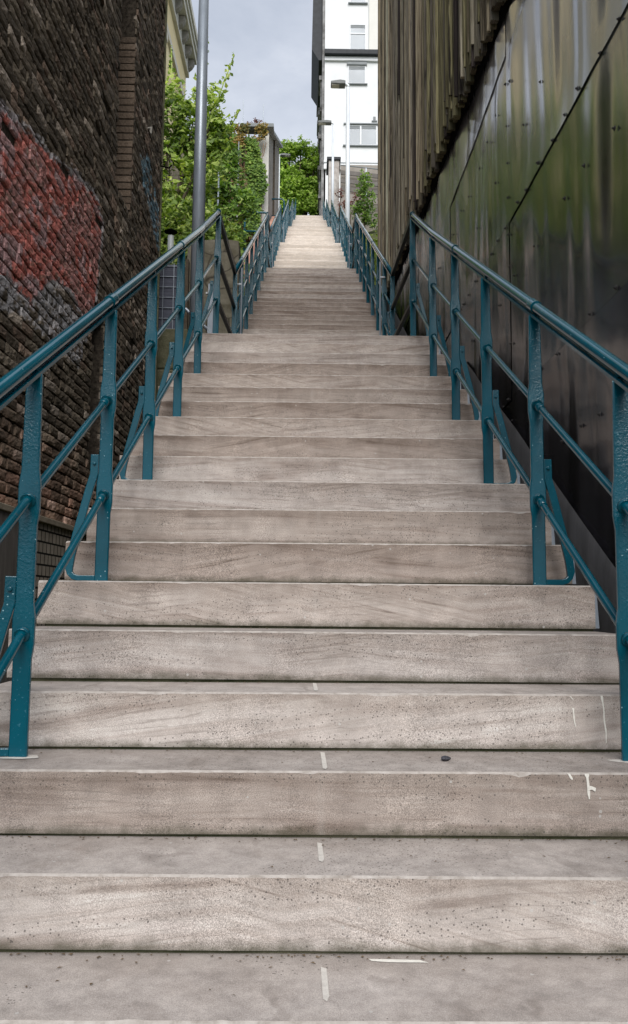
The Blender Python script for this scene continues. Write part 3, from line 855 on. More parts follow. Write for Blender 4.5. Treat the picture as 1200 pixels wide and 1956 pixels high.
def sheet(y0, y1, z0, z1, k):
    mb = MB(); ny = max(2, int((y1-y0)/.045)); nz = max(2, int((z1-z0)/.08)); vs = []
    for j in range(nz+1):
        for i in range(ny+1):
            yy = y0 + (y1-y0)*i/ny; zz = z0 - .02*(k % 2) + (z1-z0+.02*(k % 2))*j/nz
            lap = .0035*(k % 2)
            vs.append((XM + wave(yy, zz) - lap - (.004 if j == 0 else 0), yy + (.004 if i == 0 else 0), zz))
    W_ = ny+1; mb.add(vs, [(j*W_+i, (j+1)*W_+i, (j+1)*W_+i+1, j*W_+i+1) for j in range(nz) for i in range(ny)])
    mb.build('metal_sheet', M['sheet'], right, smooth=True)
for a in range(len(zb)-1):
    for b_ in range(len(YV)-1): sheet(YV[b_]+.0005, YV[b_+1], zb[a], zb[a+1], a+b_)
mb = MB(); mb.box(XM+.06, 8, 1.6, YR, -1.45, 11.6); mb.build('building_core', M['dark'], right)
# bolts
bm_ = MB(); n = 8
for (rad, dx) in ((.016, .0),):
    vs = [(0, .017*cos(2*pi*i/n), .017*sin(2*pi*i/n)) for i in range(n)] + [(-.005, .014*cos(2*pi*i/n), .014*sin(2*pi*i/n)) for i in range(n)] + \
         [(-.006, .008*cos(2*pi*i/n), .008*sin(2*pi*i/n)) for i in range(n)] + [(-.017, .0065*cos(2*pi*i/n), .0065*sin(2*pi*i/n)) for i in range(n)]
    fs = [(k*n+j, k*n+(j+1) % n, (k+1)*n+(j+1) % n, (k+1)*n+j) for k in range(3) for j in range(n)] + [tuple(range(3*n, 4*n))]
    bm_.add(vs, fs)
bolt0 = bm_.build('bolt', simple('rusty_bolt', (.010,.010,.011), (.035,.028,.024), 90, .5, .4), None)
bolt0.parent = right
rr = random.Random(4); spots = []
for z_, ya, yb, stp in ((2.46, 3.3, 9.3, .24), (1.30, 3.2, 7.5, .27), (2.03, 3.4, 7.2, .42), (3.30, 5.0, 10.5, .42), (.82, 3.4, 4.7, .28), (2.88, 4.4, 7.0, .55)):
    y = ya
    while y < yb:
        spots.append((y + rr.uniform(-.05, .05), z_ + rr.uniform(-.02, .02))); y += stp*rr.uniform(.75, 1.25)
z_ = .9
while z_ < 3.6:
    spots.append((5.17, z_)); z_ += rr.uniform(.2, .3)
z_ = 1.5
while z_ < 3.4:
    spots.append((7.33, z_)); z_ += rr.uniform(.3, .45)
rl0 = abs_loc(right)
for i, (y, z_) in enumerate(spots[:98]):
    o = bolt0 if i == 0 else bolt0.copy()
    if i: link(o, right)
    o.location = Vector((XM + wave(y, z_) - .008, y, z_)) - rl0
    s = rr.uniform(.5, .75); o.scale = (s, s, s)
# sloping plate along the foot of the sheets
mb = MB(); ny = 40; vs = []
for i in range(ny+1):
    yy = 1.6 + (YR-1.6)*i/ny; zt = stair_z(yy) - .20
    for (dz, dx) in ((-1.1, -.020), (-.5, -.022), (-.05, -.020), (0, -.012)):
        vs.append((XM + dx + .004*mnoise.noise(Vector((yy*3, dz*2, 4))) + wave(yy, zt+dz)*.5 - .006, yy, zt + dz))
mb.add(vs, [(i*4+j, i*4+j+1, (i+1)*4+j+1, (i+1)*4+j) for i in range(ny) for j in range(3)])
mb.build('foot_plate', simple('grey_foot_plate', (.12,.118,.12), (.22,.215,.22), 3, .45, .5, .2, .01, 0, (1,3,.6)), right, smooth=True)
# timber boards with ragged lower ends
def board_mat():
    m, nt, b = mat('rotten_boards', (.2,.16,.1), .85, 0, .2)
    a = N(nt, 'ShaderNodeVertexColor'); a.layer_name = 'Col'
    v = coords(nt); mp_ = N(nt, 'ShaderNodeMapping'); mp_.inputs['Scale'].default_value = (110, 110, 2.4); L(nt, v, mp_.inputs['Vector'])
    f = noise(nt, mp_.outputs[0], 1, 5, .65)
    c = mix(nt, ramp(nt, f, [(.33, 1.0), (.60, 0.0)]), a.outputs['Color'], mix(nt, 1.0, a.outputs['Color'], (.22,.20,.18), 'MULTIPLY'))
    mp2 = N(nt, 'ShaderNodeMapping'); mp2.inputs['Scale'].default_value = (16, 16, 1.0); L(nt, v, mp2.inputs['Vector'])
    f2 = noise(nt, mp2.outputs[0], 1, 4, .6)
    c = mix(nt, ramp(nt, f2, [(.36, .95), (.42, 0.0)]), c, (.018,.014,.013))
    L(nt, c, b.inputs['Base Color']); L(nt, bump(nt, f, .8, .01), b.inputs['Normal']); return m
M['board'] = board_mat()
mb = MB(); rr = random.Random(17); y = 3.0
def wood_bottom(y): return 3.93 + (y - 5.12)*.1226
while y < YR:
    wd = rr.uniform(.030, .075); zb_ = wood_bottom(y) + rr.uniform(-.05, .06) + (.12 if rr.random() < .08 else 0)
    out = rr.uniform(.055, .085)
    t_ = rr.random(); k = rr.uniform(.65, 1.25)
    base = (.165,.140,.098) if t_ < .55 else ((.135,.120,.098) if t_ < .82 else ((.26,.235,.18) if t_ < .92 else (.03,.024,.022)))
    if 5.5 < y < 8.5 and t_ < .5: base = (.165,.150,.085)
    base = tuple(min(.6, q*k*2.2) for q in base)
    y1 = min(y + wd, YR)
    n = 22; vs, cs = [], []; zt_ = 11.5
    lv = [zb_ + (zt_-zb_)*((i/n)**1.5) for i in range(n+1)]
    for zz in lv:
        jy0 = .004*mnoise.noise(Vector((y*40, zz*3, 0))); jx = .006*mnoise.noise(Vector((y*20, zz*2.0, 3)))
        dk = .75 + .5*mnoise.noise(Vector((y*5, zz*1.1, 7)))
        for (xx, yy) in ((XM - out + jx, y + jy0), (XM - out + jx, y1 - .008 + jy0), (XM - .022, y1 - .008), (XM - .022, y)):
            vs.append((xx, yy, zz)); cs.append(tuple(q*max(.3, dk) for q in base))
    fs = []
    for i in range(n):
        for j in range(4): fs.append((i*4+j, (i+1)*4+j, (i+1)*4+(j+1) % 4, i*4+(j+1) % 4))
    fs += [(3,2,1,0), tuple(n*4+j for j in range(4))][:2]
    nb = len(mb.v); mb.v += vs; mb.f += [tuple(i+nb for i in f_) for f_ in fs]; mb.mi += [0]*len(fs); mb.c += cs
    # cover batten over the joint
    if rr.random() < .8:
        bw = rr.uniform(.012, .03); bt = rr.uniform(.012, .03); zc_ = zb_ + rr.uniform(-.02, .3); kk = rr.uniform(.6, 1.5)
        if rr.random() < .15: zc_ += rr.uniform(.3, 2.5)
        mb.box(XM-out-bt, XM-out+.004, y1-.01-bw/2, y1-.01+bw/2, zc_, 11.45, tuple(min(.75, q*kk) for q in base))
    y = y1 + (rr.uniform(.002, .012))
mb.build('timber_cladding', M['board'], right, colors=True)
mb = MB(); mb.box(XM-.055, XM+.05, YR-.03, YR+.05, 4.9, 11.55); mb.box(XM+.0, XM+.058, 2.9, YR-.04, 4.92, 11.5)
mb.add([(XM-.021, yy, wood_bottom(yy)+dz) for yy in (3.0, YR-.05) for dz in (-.10, 6.5)], [(0,2,3,1)])  # near-black sheet stands in for the shadow beneath and behind the boards
mb.build('timber_backing_shade', M['dark'], right)

# ------------------------------------------------------------------ lamp posts
def lamp(x, y, zb_, h, side, label, r0, r1, matp, head=.62):
    t = empty('street_lamp', (x, y, zb_), label, 'street lamp', 'street lamps along the stairs')
    mb = MB(); mb.cone(x, y, zb_, zb_+h, r0, r1, 20)
    o = mb.build('pole', matp, t, smooth=True)
    o.data.polygons.foreach_set('use_smooth', [len(pl.vertices) == 4 for pl in o.data.polygons])
    s = side; zt = zb_ + h
    mb = MB(); mb.tube([(x, y, zt-.02), (x, y, zt+.06), (x+.05*s, y, zt+.10), (x+.12*s, y, zt+.11)], r1*.95, 12); mb.build('elbow', matp, t, smooth=True)
    mb = MB()
    xa, xb_ = x + .08*s, x + (.08+head)*s
    mb.prism([(xa, zt+.05), (xa, zt+.15), (xa+(xb_-xa)*.35, zt+.175), (xb_, zt+.13), (xb_, zt+.06), (xa+(xb_-xa)*.4, zt+.045)][::(1 if s > 0 else -1)], 'y', y-.13, y+.13)
    hd = mb.build('lamp_head', M['lamp_head'], t, bevel=.012)
    mb = MB(); xs_ = sorted((xa+(xb_-xa)*.42, xb_-.03*s)); mb.box(xs_[0], xs_[1], y-.10, y+.10, zt+.035, zt+.062); mb.build('lamp_glass', M['lamp_glass'], hd)
    return t
lamp(-1.13, 8.3, 2.02, 5.6, 1, 'thick galvanised lamp pole in front of the leafy tree, its head above the picture', .077, .045, M['galv'])
mb = MB(); mb.cone(-1.13, 8.3, 2.02, 2.05, .13, .13, 16)
f = flights[2]
lamp(1.115, 22.9, 9.0, 5.82, -1, 'tallest white lamp post in view, in front of the white house windows', .075, .05, M['galv_white'], .42)
lamp(1.10, 36.6, 16.2, 5.65, -1, 'second white lamp post, standing before the narrow capped pillar', .07, .045, M['galv_white'], .62)
lamp(-1.86, 50.0, 22.4, 5.3, 1, 'small distant lamp post on the left, in front of the far tree', .07, .05, M['galv_white'], .62)

# ------------------------------------------------------------------ yard objects left of the first landing
mb = MB(); mb.box(-1.40, -.93, 7.85, 9.2, -1.45, 2.02)
tag(mb.build('landing_plinth', M['moss'], None, origin=(-1.15, 8.3, -1.45), bevel=.02), 'mossy concrete block carrying the thick grey lamp pole', 'plinth')
# retaining wall of cracked concrete
def rough_wall(name, x0, x1, y, z0, z1, th, m, label, cat, topf=None, n=24):
    mb = MB(); nx = n; nz = 12; vs = []
    for j in range(nz+1):
        for i in range(nx+1):
            xx = x0 + (x1-x0)*i/nx; zt_ = topf(xx) if topf else z1
            zz = z0 + (zt_-z0)*j/nz
            vs.append((xx, y + .03*mnoise.noise(Vector((xx*3, zz*3, 1))), zz))
    W_ = nx+1; fs = [(j*W_+i, j*W_+i+1, (j+1)*W_+i+1, (j+1)*W_+i) for j in range(nz) for i in range(nx)]
    nb = len(vs); vs += [(v[0], y+th, v[2]) for v in vs[-W_:]]
    fs += [(nz*W_+i, nz*W_+i+1, nb+i+1, nb+i) for i in range(nx)]
    mb.add(vs, fs)
    mb.box(x0, x1, y+.08, y+th, z0, min(z1, topf(x0) if topf else z1, topf(x1) if topf else z1)-.002)
    return tag(mb.build(name, m, None, origin=((x0+x1)/2, y, z0)), label, cat)
def cracked():
    m, nt, b = mat('cracked_concrete', (.2,.19,.15), .95, 0, .1)
    v = coords(nt, kind='World'); vo = N(nt, 'ShaderNodeTexVoronoi'); vo.feature = 'DISTANCE_TO_EDGE'; vo.inputs['Scale'].default_value = 2.6
    nv = N(nt, 'ShaderNodeTexNoise'); nv.inputs['Scale'].default_value = 3; L(nt, v, nv.inputs['Vector'])
    L(nt, mix(nt, .12, v, nv.outputs['Color']), vo.inputs['Vector'])
    c = ramp(nt, noise(nt, v, 5, 6, .7), [(.3, (.10,.09,.06)), (.7, (.27,.25,.20))])
    c = mix(nt, ramp(nt, vo.outputs['Distance'], [(.0, .85), (.03, 0.0)]), c, (.03,.025,.02))
    L(nt, c, b.inputs['Base Color']); L(nt, bump(nt, noise(nt, v, 25, 5, .7), .5, .02), b.inputs['Normal']); return m
M['cracked'] = cracked()
rough_wall('retaining_wall', -1.68, -.97, 11.3, -1.4, 5.25, .4, M['cracked'], 'cracked beige concrete retaining wall behind the first left landing', 'wall', lambda x: 5.02 + .01*sin(x*9))
mb = MB()
for j, (za, zb2) in enumerate(((-1.4, 2.3), (2.32, 2.9), (2.92, 3.45))): mb.box(-2.4+.03*j, -1.52, 10.3+.06*j, 11.1, za, zb2)
tag(mb.build('garden_wall', M['moss'], None, origin=(-2, 10.5, -1.4), bevel=.02), 'green mossy block wall beyond the corner of the dark brick building', 'wall')
# screened cage on it
cg = empty('mesh_screen', (-1.8, 10.5, 3.46), 'dark mesh screen panel on the mossy wall, left of the thick lamp pole', 'mesh screen')
mb = MB(); mb.box(-2.3, -1.60, 10.56, 10.60, 3.46, 4.35); mb.build('screen_sheet', simple('dark_woven_screen', (.055,.06,.085), (.10,.11,.15), 6, .6, .3, .3, .01, 0, (1,1,14)), cg)
mb = MB()
for i in range(7): mb.box(-2.3, -1.58, 10.545, 10.553, 3.48+i*.14, 3.488+i*.14)
for i in range(6): mb.box(-2.28+i*.135, -2.272+i*.135, 10.536, 10.544, 3.46, 4.36)
mb.build('wire_grid', M['galv'], cg)
mb = MB(); mb.box(-1.585, -1.545, 10.50, 10.62, 3.46, 4.4); mb.build('screen_post', M['bark'], cg)
# flue
RF = .045
fl = empty('flue_pipe', (-2.02, 11.9, 4.0), 'white flue pipe with a round black cap rising beside the brick building corner', 'flue')
mb = MB(); mb.cone(-2.02, 11.9, 4.0, 5.34, .045, .045, 16); mb.build('pipe', M['galv_white'], fl)
mb = MB(); mb.cone(-2.02, 11.9, 5.34, 5.40, .012, .012, 8); mb.cone(-2.02, 11.9, 5.40, 5.45, .10, .02, 20); mb.build('cap', M['dark'], fl)
# ladder-like galvanised post with tubes
gp = empty('steel_post', (-1.13, 9.6, 2.0), 'galvanised perforated post with a slanting tube, right of the thick lamp pole', 'steel post')
mb = MB(); mb.box(-1.17, -1.10, 9.58, 9.62, 2.0, 3.72); mb.build('upright', M['galv'], gp)
for i in range(6):
    mb = MB(); mb.tube([(-1.185, 9.56, 2.3+i*.26), (-1.185, 9.60, 2.3+i*.26)], .012, 8); mb.build('bolt', M['galv_white'], gp)
mb = MB(); mb.tube([(-1.45, 9.7, 3.45), (-.98, 9.7, 3.02)], .022, 10); mb.build('tube', M['galv'], gp)

# salmon brick parapet along the left of the third flight
def parapet(y0, y1, label, h=.42):
    mb = MB(); n = 16
    for i in range(n):
        a = y0 + (y1-y0)*i/n; b_ = y0 + (y1-y0)*(i+1)/n
        za, zb2 = stair_z(a)+h, stair_z(b_)+h
        mb.add([(-1.32,a,za-1.4),(-1.02,a,za-1.4),(-1.02,b_,zb2-1.4),(-1.32,b_,zb2-1.4),(-1.32,a,za),(-1.02,a,za),(-1.02,b_,zb2),(-1.32,b_,zb2)],
               [(4,5,6,7),(1,2,6,5),(3,0,4,7)] + ([(0,1,5,4)] if i == 0 else []) + ([(2,3,7,6)] if i == n-1 else []))
    tag(mb.build('brick_parapet', M['salmon'], None, origin=(-1.17, y0, stair_z(y0))), label, 'parapet wall', 'salmon brick parapets left of the stairs')
parapet(15.4, 21.6, 'lower salmon brick parapet left of the third railing', .35)
parapet(22.9, 33.5, 'upper salmon brick parapet below the far teal hoop barrier', .42)
def hoop(x0, x1, y, z, h, label):
    t = empty('hoop_barrier', ((x0+x1)/2, y, z), label, 'hoop barrier', 'teal tube hoops on the landings')
    rc = .12; pts = [(x0, y, z), (x0, y, z+h-rc)]
    for i in range(1, 6): a = pi - i*pi/2/6*1.0; pts.append((x0+rc+rc*cos(a), y, z+h-rc+rc*sin(a)))
    pts += [(x0+rc, y, z+h), (x1-rc, y, z+h)]
    for i in range(1, 6): a = pi/2 - i*pi/2/6; pts.append((x1-rc+rc*cos(a), y, z+h-rc+rc*sin(a)))
    pts += [(x1, y, z+h-rc), (x1, y, z)]
    mb = MB(); mb.tube(pts, .03, 10, up=(0,1,0)); mb.build('hoop', M['teal_rail'], t, smooth=True)
    mb = MB(); mb.tube([(x0+.02, y, z+h*.62), (x1-.02, y, z+h*.62)], .024, 10); mb.build('crossbar', M['teal_rail'], t, smooth=True)
hoop(-1.74, -1.10, 22.1, 9.2, 1.42, 'nearer teal hoop barrier, wide and half behind the second left railing')
hoop(-1.50, -.93, 30.6, 13.5, 1.75, 'farther teal hoop barrier on the left, below the bare concrete side wall')

# ------------------------------------------------------------------ left upper house wall with capping
lh = empty('garden_house', (-2.6, 28, 12), 'ivy-grown house wall with pale corner and dark capping, left of the upper stairs', 'house')
mb = MB(); YA, YB = 27.6, 37.5
mb.box(-5.5, -1.42, YA, YA+.3, 11, 15.95); mb.build('front_wall', M['rubble'], lh)
mb = MB(); n = 1
za = lambda y: 16.22 + (y-YA)*.50
mb.add([(-1.395,YA-.02,11),(-1.395,YB,14),(-1.395,YB,za(YB)),(-1.395,YA-.02,za(YA))], [(0,1,2,3)])
mb.add([(-1.395,YA-.02,11),(-1.62,YA-.02,11),(-1.62,YA-.02,16.2),(-1.395,YA-.02,16.2)], [(0,3,2,1)])
mb.add([(-1.395,YB,14),(-2.5,YB,14),(-2.5,YB,za(YB)),(-1.395,YB,za(YB))], [(0,1,2,3)])
mb.build('side_wall', simple('stained_concrete', (.17,.16,.145), (.34,.32,.295), 1.4, .95, .2, .4), lh)
mb = MB(); mb.box(-1.75, -1.385, YA-.06, YA-.03, 11.2, 16.1); mb.build('white_corner', simple('white_corner_paint', (.55,.54,.50), (.72,.71,.68), 3, .9), lh)
mb = MB()
mb.box(-2.35, -1.22, YA-.25, YA+.25, 16.24, 16.36)
mb.add([(-1.6,YA+.25,16.26),(-1.22,YA+.25,16.26),(-1.22,YB,za(YB)+.02),(-1.6,YB,za(YB)+.02),(-1.6,YA+.25,16.38),(-1.22,YA+.25,16.38),(-1.22,YB,za(YB)+.16),(-1.6,YB,za(YB)+.16)],
       [(0,3,2,1),(4,5,6,7),(0,1,5,4),(1,2,6,5),(2,3,7,6),(3,0,4,7)])
mb.build('capping', M['shutter'], lh)
mb = MB(); mb.box(-1.40, -1.33, 31.2, 31.5, 13.6, 18.2); mb.build('downpipe', M['bark'], lh)
# roof terrace railing and rods above
tr_ = empty('terrace_fence', (-2.6, 28.2, 16.6), 'grey picket fence above the ivy on the terrace edge', 'fence')
for i in range(6):
    xx = -3.25 + i*.17; mb = MB(); mb.box(xx, xx+.05, 28.2, 28.24, 16.0, 16.9 + .05*(i % 2)); mb.build('picket', M['galv'], tr_)
mb = MB(); mb.box(-3.4, -2.33, 28.25, 28.28, 16.6, 16.66); mb.build('top_rail', M['galv'], tr_)
for xx, lab, hh in ((-2.33, 'thin pale rod at the right end of the terrace fence', 1.1), (-1.62, 'thin pale rod above the dark capping of the ivy house', .95)):
    mb = MB(); mb.tube([(xx, 28.0, 16.5), (xx, 28.0, 16.5+hh)], .013, 6); tag(mb.build('antenna_rod', M['galv'], None, origin=(xx, 28, 16.5)), lab, 'rod')
# wooden boards / door under the ivy
mb = MB()
for i in range(5): mb.box(-2.62+i*.17, -2.47+i*.17, 27.45, 27.5, 12.2, 14.85 + .1*(i % 2))
tag(mb.build('board_screen', simple('rust_brown_boards', (.16,.075,.035), (.30,.17,.10), 3, .9, .2, .4, .02, 0, (4,4,.4)), None, origin=(-2.2, 27.5, 12.2)), 'rust brown upright boards half hidden behind hanging ivy stems', 'board screen')

# ------------------------------------------------------------------ foliage
def leaf_quad(mb, pnt, s, nrm, rr):
    n_ = Vector(nrm); n_.normalize()
    t1 = n_.cross(Vector((rr.uniform(-1,1), rr.uniform(-1,1), rr.uniform(-1,1))))
    if t1.length < 1e-3: t1 = Vector((1,0,0))
    t1.normalize(); t2 = n_.cross(t1)
    w_ = s*rr.uniform(.55, .8); p_ = Vector(pnt); dr = n_*s*.18
    mb.add([p_ - t1*s*.5, p_ - t1*s*.12 + t2*w_*.5 - dr, p_ + t1*s*.55, p_ - t1*s*.12 - t2*w_*.5 - dr], [(0,1,2),(0,2,3)])
def rnd_dir(rr):
    while True:
        v = Vector((rr.uniform(-1,1), rr.uniform(-1,1), rr.uniform(-1,1)))
        if .05 < v.length < 1: return v.normalized()
def crown(mb, blobs, per, size, rr, shell=.55):
    """many leaves grouped in twiggy clumps inside each blob (x,y,z,rx,ry,rz)"""
    for (x, y, z, rx, ry, rz) in blobs:
        nc = max(5, int(4.2*per*rx*rz/.25))
        for _ in range(nc):
            d = rnd_dir(rr); q = rr.uniform(shell, 1.0)
            c = Vector((x + d.x*rx*q, y + d.y*ry*q, z + d.z*rz*q))
            ax = rnd_dir(rr); ax.z = abs(ax.z)*.5
            for i in range(rr.randint(6, 11)):
                pt = c + ax*rr.uniform(-.14, .18)*size/.09 + rnd_dir(rr)*rr.uniform(.01, .09)*size/.09
                nn = rnd_dir(rr); nn.z = abs(nn.z)+.30; nn.y -= .65
                leaf_quad(mb, pt, size*rr.choice((.5, .7, .9, 1.1, 1.5)), nn, rr)
def limbs(mb, base, tips, r0, rr):
    for tp in tips:
        a = Vector(base); b_ = Vector(tp); m1 = a.lerp(b_, .35) + Vector((rr.uniform(-.1,.1), rr.uniform(-.1,.1), .15)); m2 = a.lerp(b_, .7) + Vector((rr.uniform(-.1,.1), rr.uniform(-.1,.1), .1))
        pth = [a, m1, m2, b_]; rad = [r0, r0*.7, r0*.45, r0*.15]; n = 6; vs = []
        for i, p_ in enumerate(pth):
            for j in range(n): vs.append(p_ + Vector((cos(2*pi*j/n), sin(2*pi*j/n), 0))*rad[i])
        mb.add(vs, [(i*n+j, i*n+(j+1) % n, (i+1)*n+(j+1) % n, (i+1)*n+j) for i in range(3) for j in range(n)])
G1 = leaf_mat('fresh_green_leaves', [(.06,.11,.025), (.26,.38,.08), (.52,.62,.17), (.74,.78,.38)])
G2 = leaf_mat('ivy_leaves', [(.06,.12,.026), (.16,.28,.05), (.30,.44,.09), (.48,.56,.16)])
G3 = leaf_mat('autumn_ivy_leaves', [(.09,.11,.025), (.26,.20,.045), (.42,.26,.08), (.50,.40,.14)])
G4 = leaf_mat('tree_leaves', [(.18,.29,.05), (.38,.56,.09), (.55,.70,.16), (.68,.78,.28)], .3)
G5 = leaf_mat('red_leaves', [(.08,.02,.02), (.17,.05,.04), (.25,.09,.06), (.2,.16,.08)])
G6 = leaf_mat('yellow_weeds', [(.06,.09,.015), (.14,.20,.025), (.26,.33,.05), (.38,.42,.09)])

def tree(name, base, blobs, per, size, mleaf, label, cat, seed, r0=.06, group=None, extra=None):
    rr = random.Random(seed); t = empty(name, base, label, cat, group)
    mb = MB(); mid = (base[0], base[1], base[2] + (min(b[2] for b in blobs) - base[2])*.6)
    mb.cone(base[0], base[1], base[2], mid[2], r0*1.4, r0, 8)
    limbs(mb, mid, [(b[0], b[1], b[2]+b[5]*.5) for b in blobs], r0, rr); mb.build('trunk', M['bark'], t)
    mb = MB(); crown(mb, blobs, per, size, rr)
    if extra: extra(mb, rr)
    mb.build('crown', mleaf, t)
    return t
tree('hanging_shrub', (-2.3, 11.9, 3.6), [(-2.2,11.9,4.75,.34,.25,.42), (-2.55,12.0,5.1,.35,.3,.45), (-1.9,12.0,4.95,.26,.22,.32), (-1.55,11.5,5.15,.26,.16,.20), (-1.25,11.45,5.22,.22,.14,.17), (-2.2,12.0,4.2,.3,.2,.35)], 30, .085, G1, 'light green shrub between the white flue pipe and the cracked wall', 'shrub', 34, .02)
# big leafy tree on the left
def sprays(mb, rr):
    for (x, y, z, dx, dz, n) in ((-1.95, 14.2, 9.2, .10, 1.0, 40), (-1.62, 14.0, 8.8, .28, .85, 44), (-1.55, 14.3, 8.2, .30, .6, 30), (-2.45, 14.2, 9.0, -.05, .9, 34), (-1.75, 14.1, 7.5, .34, .5, 30), (-2.8, 14.0, 9.2, .05, .8, 30)):
        mb.tube([(x-dx*.8, y, z-dz*.8), (x, y, z), (x+dx, y, z+dz)], .010, 5)
        for i in range(-n//2, n):
            t_ = i/n; pt = Vector((x + dx*t_ + rr.uniform(-.12,.12)*(1.1-max(0,t_)), y + rr.uniform(-.12,.12), z + dz*t_ + rr.uniform(-.04,.04)))
            leaf_quad(mb, pt, .10*rr.uniform(.7,1.2)*(1.15-.5*t_), rnd_dir(rr), rr)
tree('leafy_tree', (-2.4, 14.3, 5.0), [(-2.55,14.2,8.6,.55,.5,.65), (-2.05,14.3,8.5,.42,.4,.55), (-1.85,14.4,7.7,.38,.4,.6), (-2.5,14.3,7.6,.6,.5,.7), (-1.72,14.2,8.75,.22,.22,.5), (-1.62,14.2,8.2,.22,.22,.4), (-3.1,14.3,8.4,.6,.5,.8), (-3.1,14.4,7.2,.6,.5,.8),
      (-1.95,14.5,6.9,.36,.4,.55), (-2.5,14.3,6.6,.55,.5,.6), (-3.2,14.3,6.0,.7,.5,.6)], 17, .105, G1, 'bushy bright green tree behind the thick lamp pole', 'tree', 31, .05, None, sprays)
tree('overgrown_shrub', (-2.4, 12.6, 4.4), [(-2.35,12.5,5.5,.42,.35,.42), (-2.0,12.6,5.85,.34,.3,.40), (-2.6,12.6,6.2,.42,.35,.5), (-1.62,12.8,6.0,.30,.3,.34), (-1.35,12.9,5.65,.30,.25,.30), (-2.95,12.5,5.4,.4,.35,.5)], 30, .092, G1, 'pale green shrub spilling over the cracked concrete wall', 'shrub', 32, .03)
tree('climbing_shrub', (-1.75, 18.5, 7.6), [(-1.95,18.5,9.6,.42,.35,.5), (-1.55,18.4,9.0,.36,.3,.45), (-1.75,18.5,8.3,.34,.3,.4), (-2.4,18.6,9.3,.5,.4,.7), (-2.35,18.8,10.8,.5,.4,.5), (-2.0,18.8,10.4,.36,.3,.45)], 22, .115, G2, 'dark green shrub between the leafy tree and the second left railing', 'shrub', 33, .03)
# ivy on the garden house wall: hugging the front plane
def ivy(name, pts, mleaf, size, cnt, label, seed, y, cat='ivy'):
    rr = random.Random(seed); t = empty(name, (pts[0][0], y, pts[0][1]-1), label, cat)
    mb = MB(); made = 0; xs_ = [p_[0] for p_ in pts]; zs_ = [p_[1] for p_ in pts]
    while made < cnt:
        x = rr.uniform(min(xs_), max(xs_)); z = rr.uniform(min(zs_), max(zs_))
        nn = mnoise.noise(Vector((x*1.8, z*1.8, seed)))
        if not in_poly(x + .09*mnoise.noise(Vector((x*5, z*5, 2))), z + .09*nn, pts) or nn < -.38 + rr.uniform(-.1, .1): continue
        dep = .16 + .22*max(0, nn+.2)
        for _ in range(3):
            leaf_quad(mb, (x + rr.uniform(-.08,.08), y - rr.uniform(.02, dep), z + rr.uniform(-.08,.08)), size*rr.uniform(.6,1.3), (rr.uniform(-.6,.6), -1, rr.uniform(.0,.9)), rr)
        made += 3
    mb.build('foliage', mleaf, t)
    mb = MB()
    for _ in range(14):
        x = rr.uniform(min(xs_)+.15, max(xs_)-.1); z1_ = rr.uniform(sum(zs_)/len(zs_), max(zs_)-.1)
        mb.tube([(x, y-.02, min(zs_)-.2), (x+rr.uniform(-.1,.1), y-.05, (min(zs_)+z1_)/2), (x+rr.uniform(-.15,.15), y-.03, z1_)], .014, 5)
    mb.build('stems', M['dead'], t)
YI = 27.25
ivy('autumn_ivy', [(-3.9,16.1),(-1.55,16.2),(-1.42,15.8),(-1.75,15.6),(-2.4,15.3),(-3.9,15.3)], G3, .10, 2600, 'orange and olive ivy along the top of the house wall', 41, YI)
ivy('wall_ivy', [(-2.15,15.7),(-1.68,15.5),(-1.72,15.0),(-1.50,14.6),(-1.42,13.9),(-1.62,13.2),(-1.72,12.3),(-2.05,12.3),(-2.2,13.6),(-2.1,14.6)], G2, .12, 3000, 'thick green ivy column hanging down the pale house corner', 42, YI-.05)
ivy('green_ivy', [(-4.2,15.6),(-2.25,15.4),(-2.35,14.9),(-3.0,14.7),(-3.2,13.3),(-2.5,12.9),(-2.0,12.2),(-4.2,12.2)], G1, .12, 3200, 'lighter green creeper covering the left of the house wall', 43, YI+.02)
# bare hanging stems
rr = random.Random(50); mb = MB()
for i in range(34):
    x = rr.uniform(-2.75, -2.1); z1_ = rr.uniform(14.3, 15.5)
    mb.tube([(x+rr.uniform(-.25,.25), YI-.15, rr.uniform(12.3, 12.9)), (x+rr.uniform(-.1,.1), YI-.2, 13.6), (x, YI-.16, z1_)], .011, 5)
tag(mb.build('bare_stems', M['dead'], None, origin=(-2.4, YI, 12.3)), 'tangle of bare brown creeper stems between the ivy patches', 'creeper stems')
for xx, y_, z0_, z1_, lab in ((-1.86, 16.5, 7.2, 9.3, 'thin grey pipe standing in the greenery right of the leafy tree'), (-2.30, 26.0, 12.0, 14.9, 'thin pale stake before the brown boards')):
    mb = MB(); mb.tube([(xx, y_, z0_), (xx+.01, y_, z1_)], .016, 8); tag(mb.build('garden_stake', M['galv'], None, origin=(xx, y_, z0_)), lab, 'stake')
for xx, zz, ss, lab, sd_ in ((-1.80, 16.95, .26, 'small reddish shrub on the terrace beside the capping', 61), (-2.15, 16.80, .20, 'second smaller red-leaved plant on the terrace, nearer the picket fence', 62)):
    tree('red_shrub', (xx, 28.4, 16.3), [(xx,28.4,zz,ss,.2,ss*.9)], 16, .07, G5, lab, 'shrub', sd_, .012)
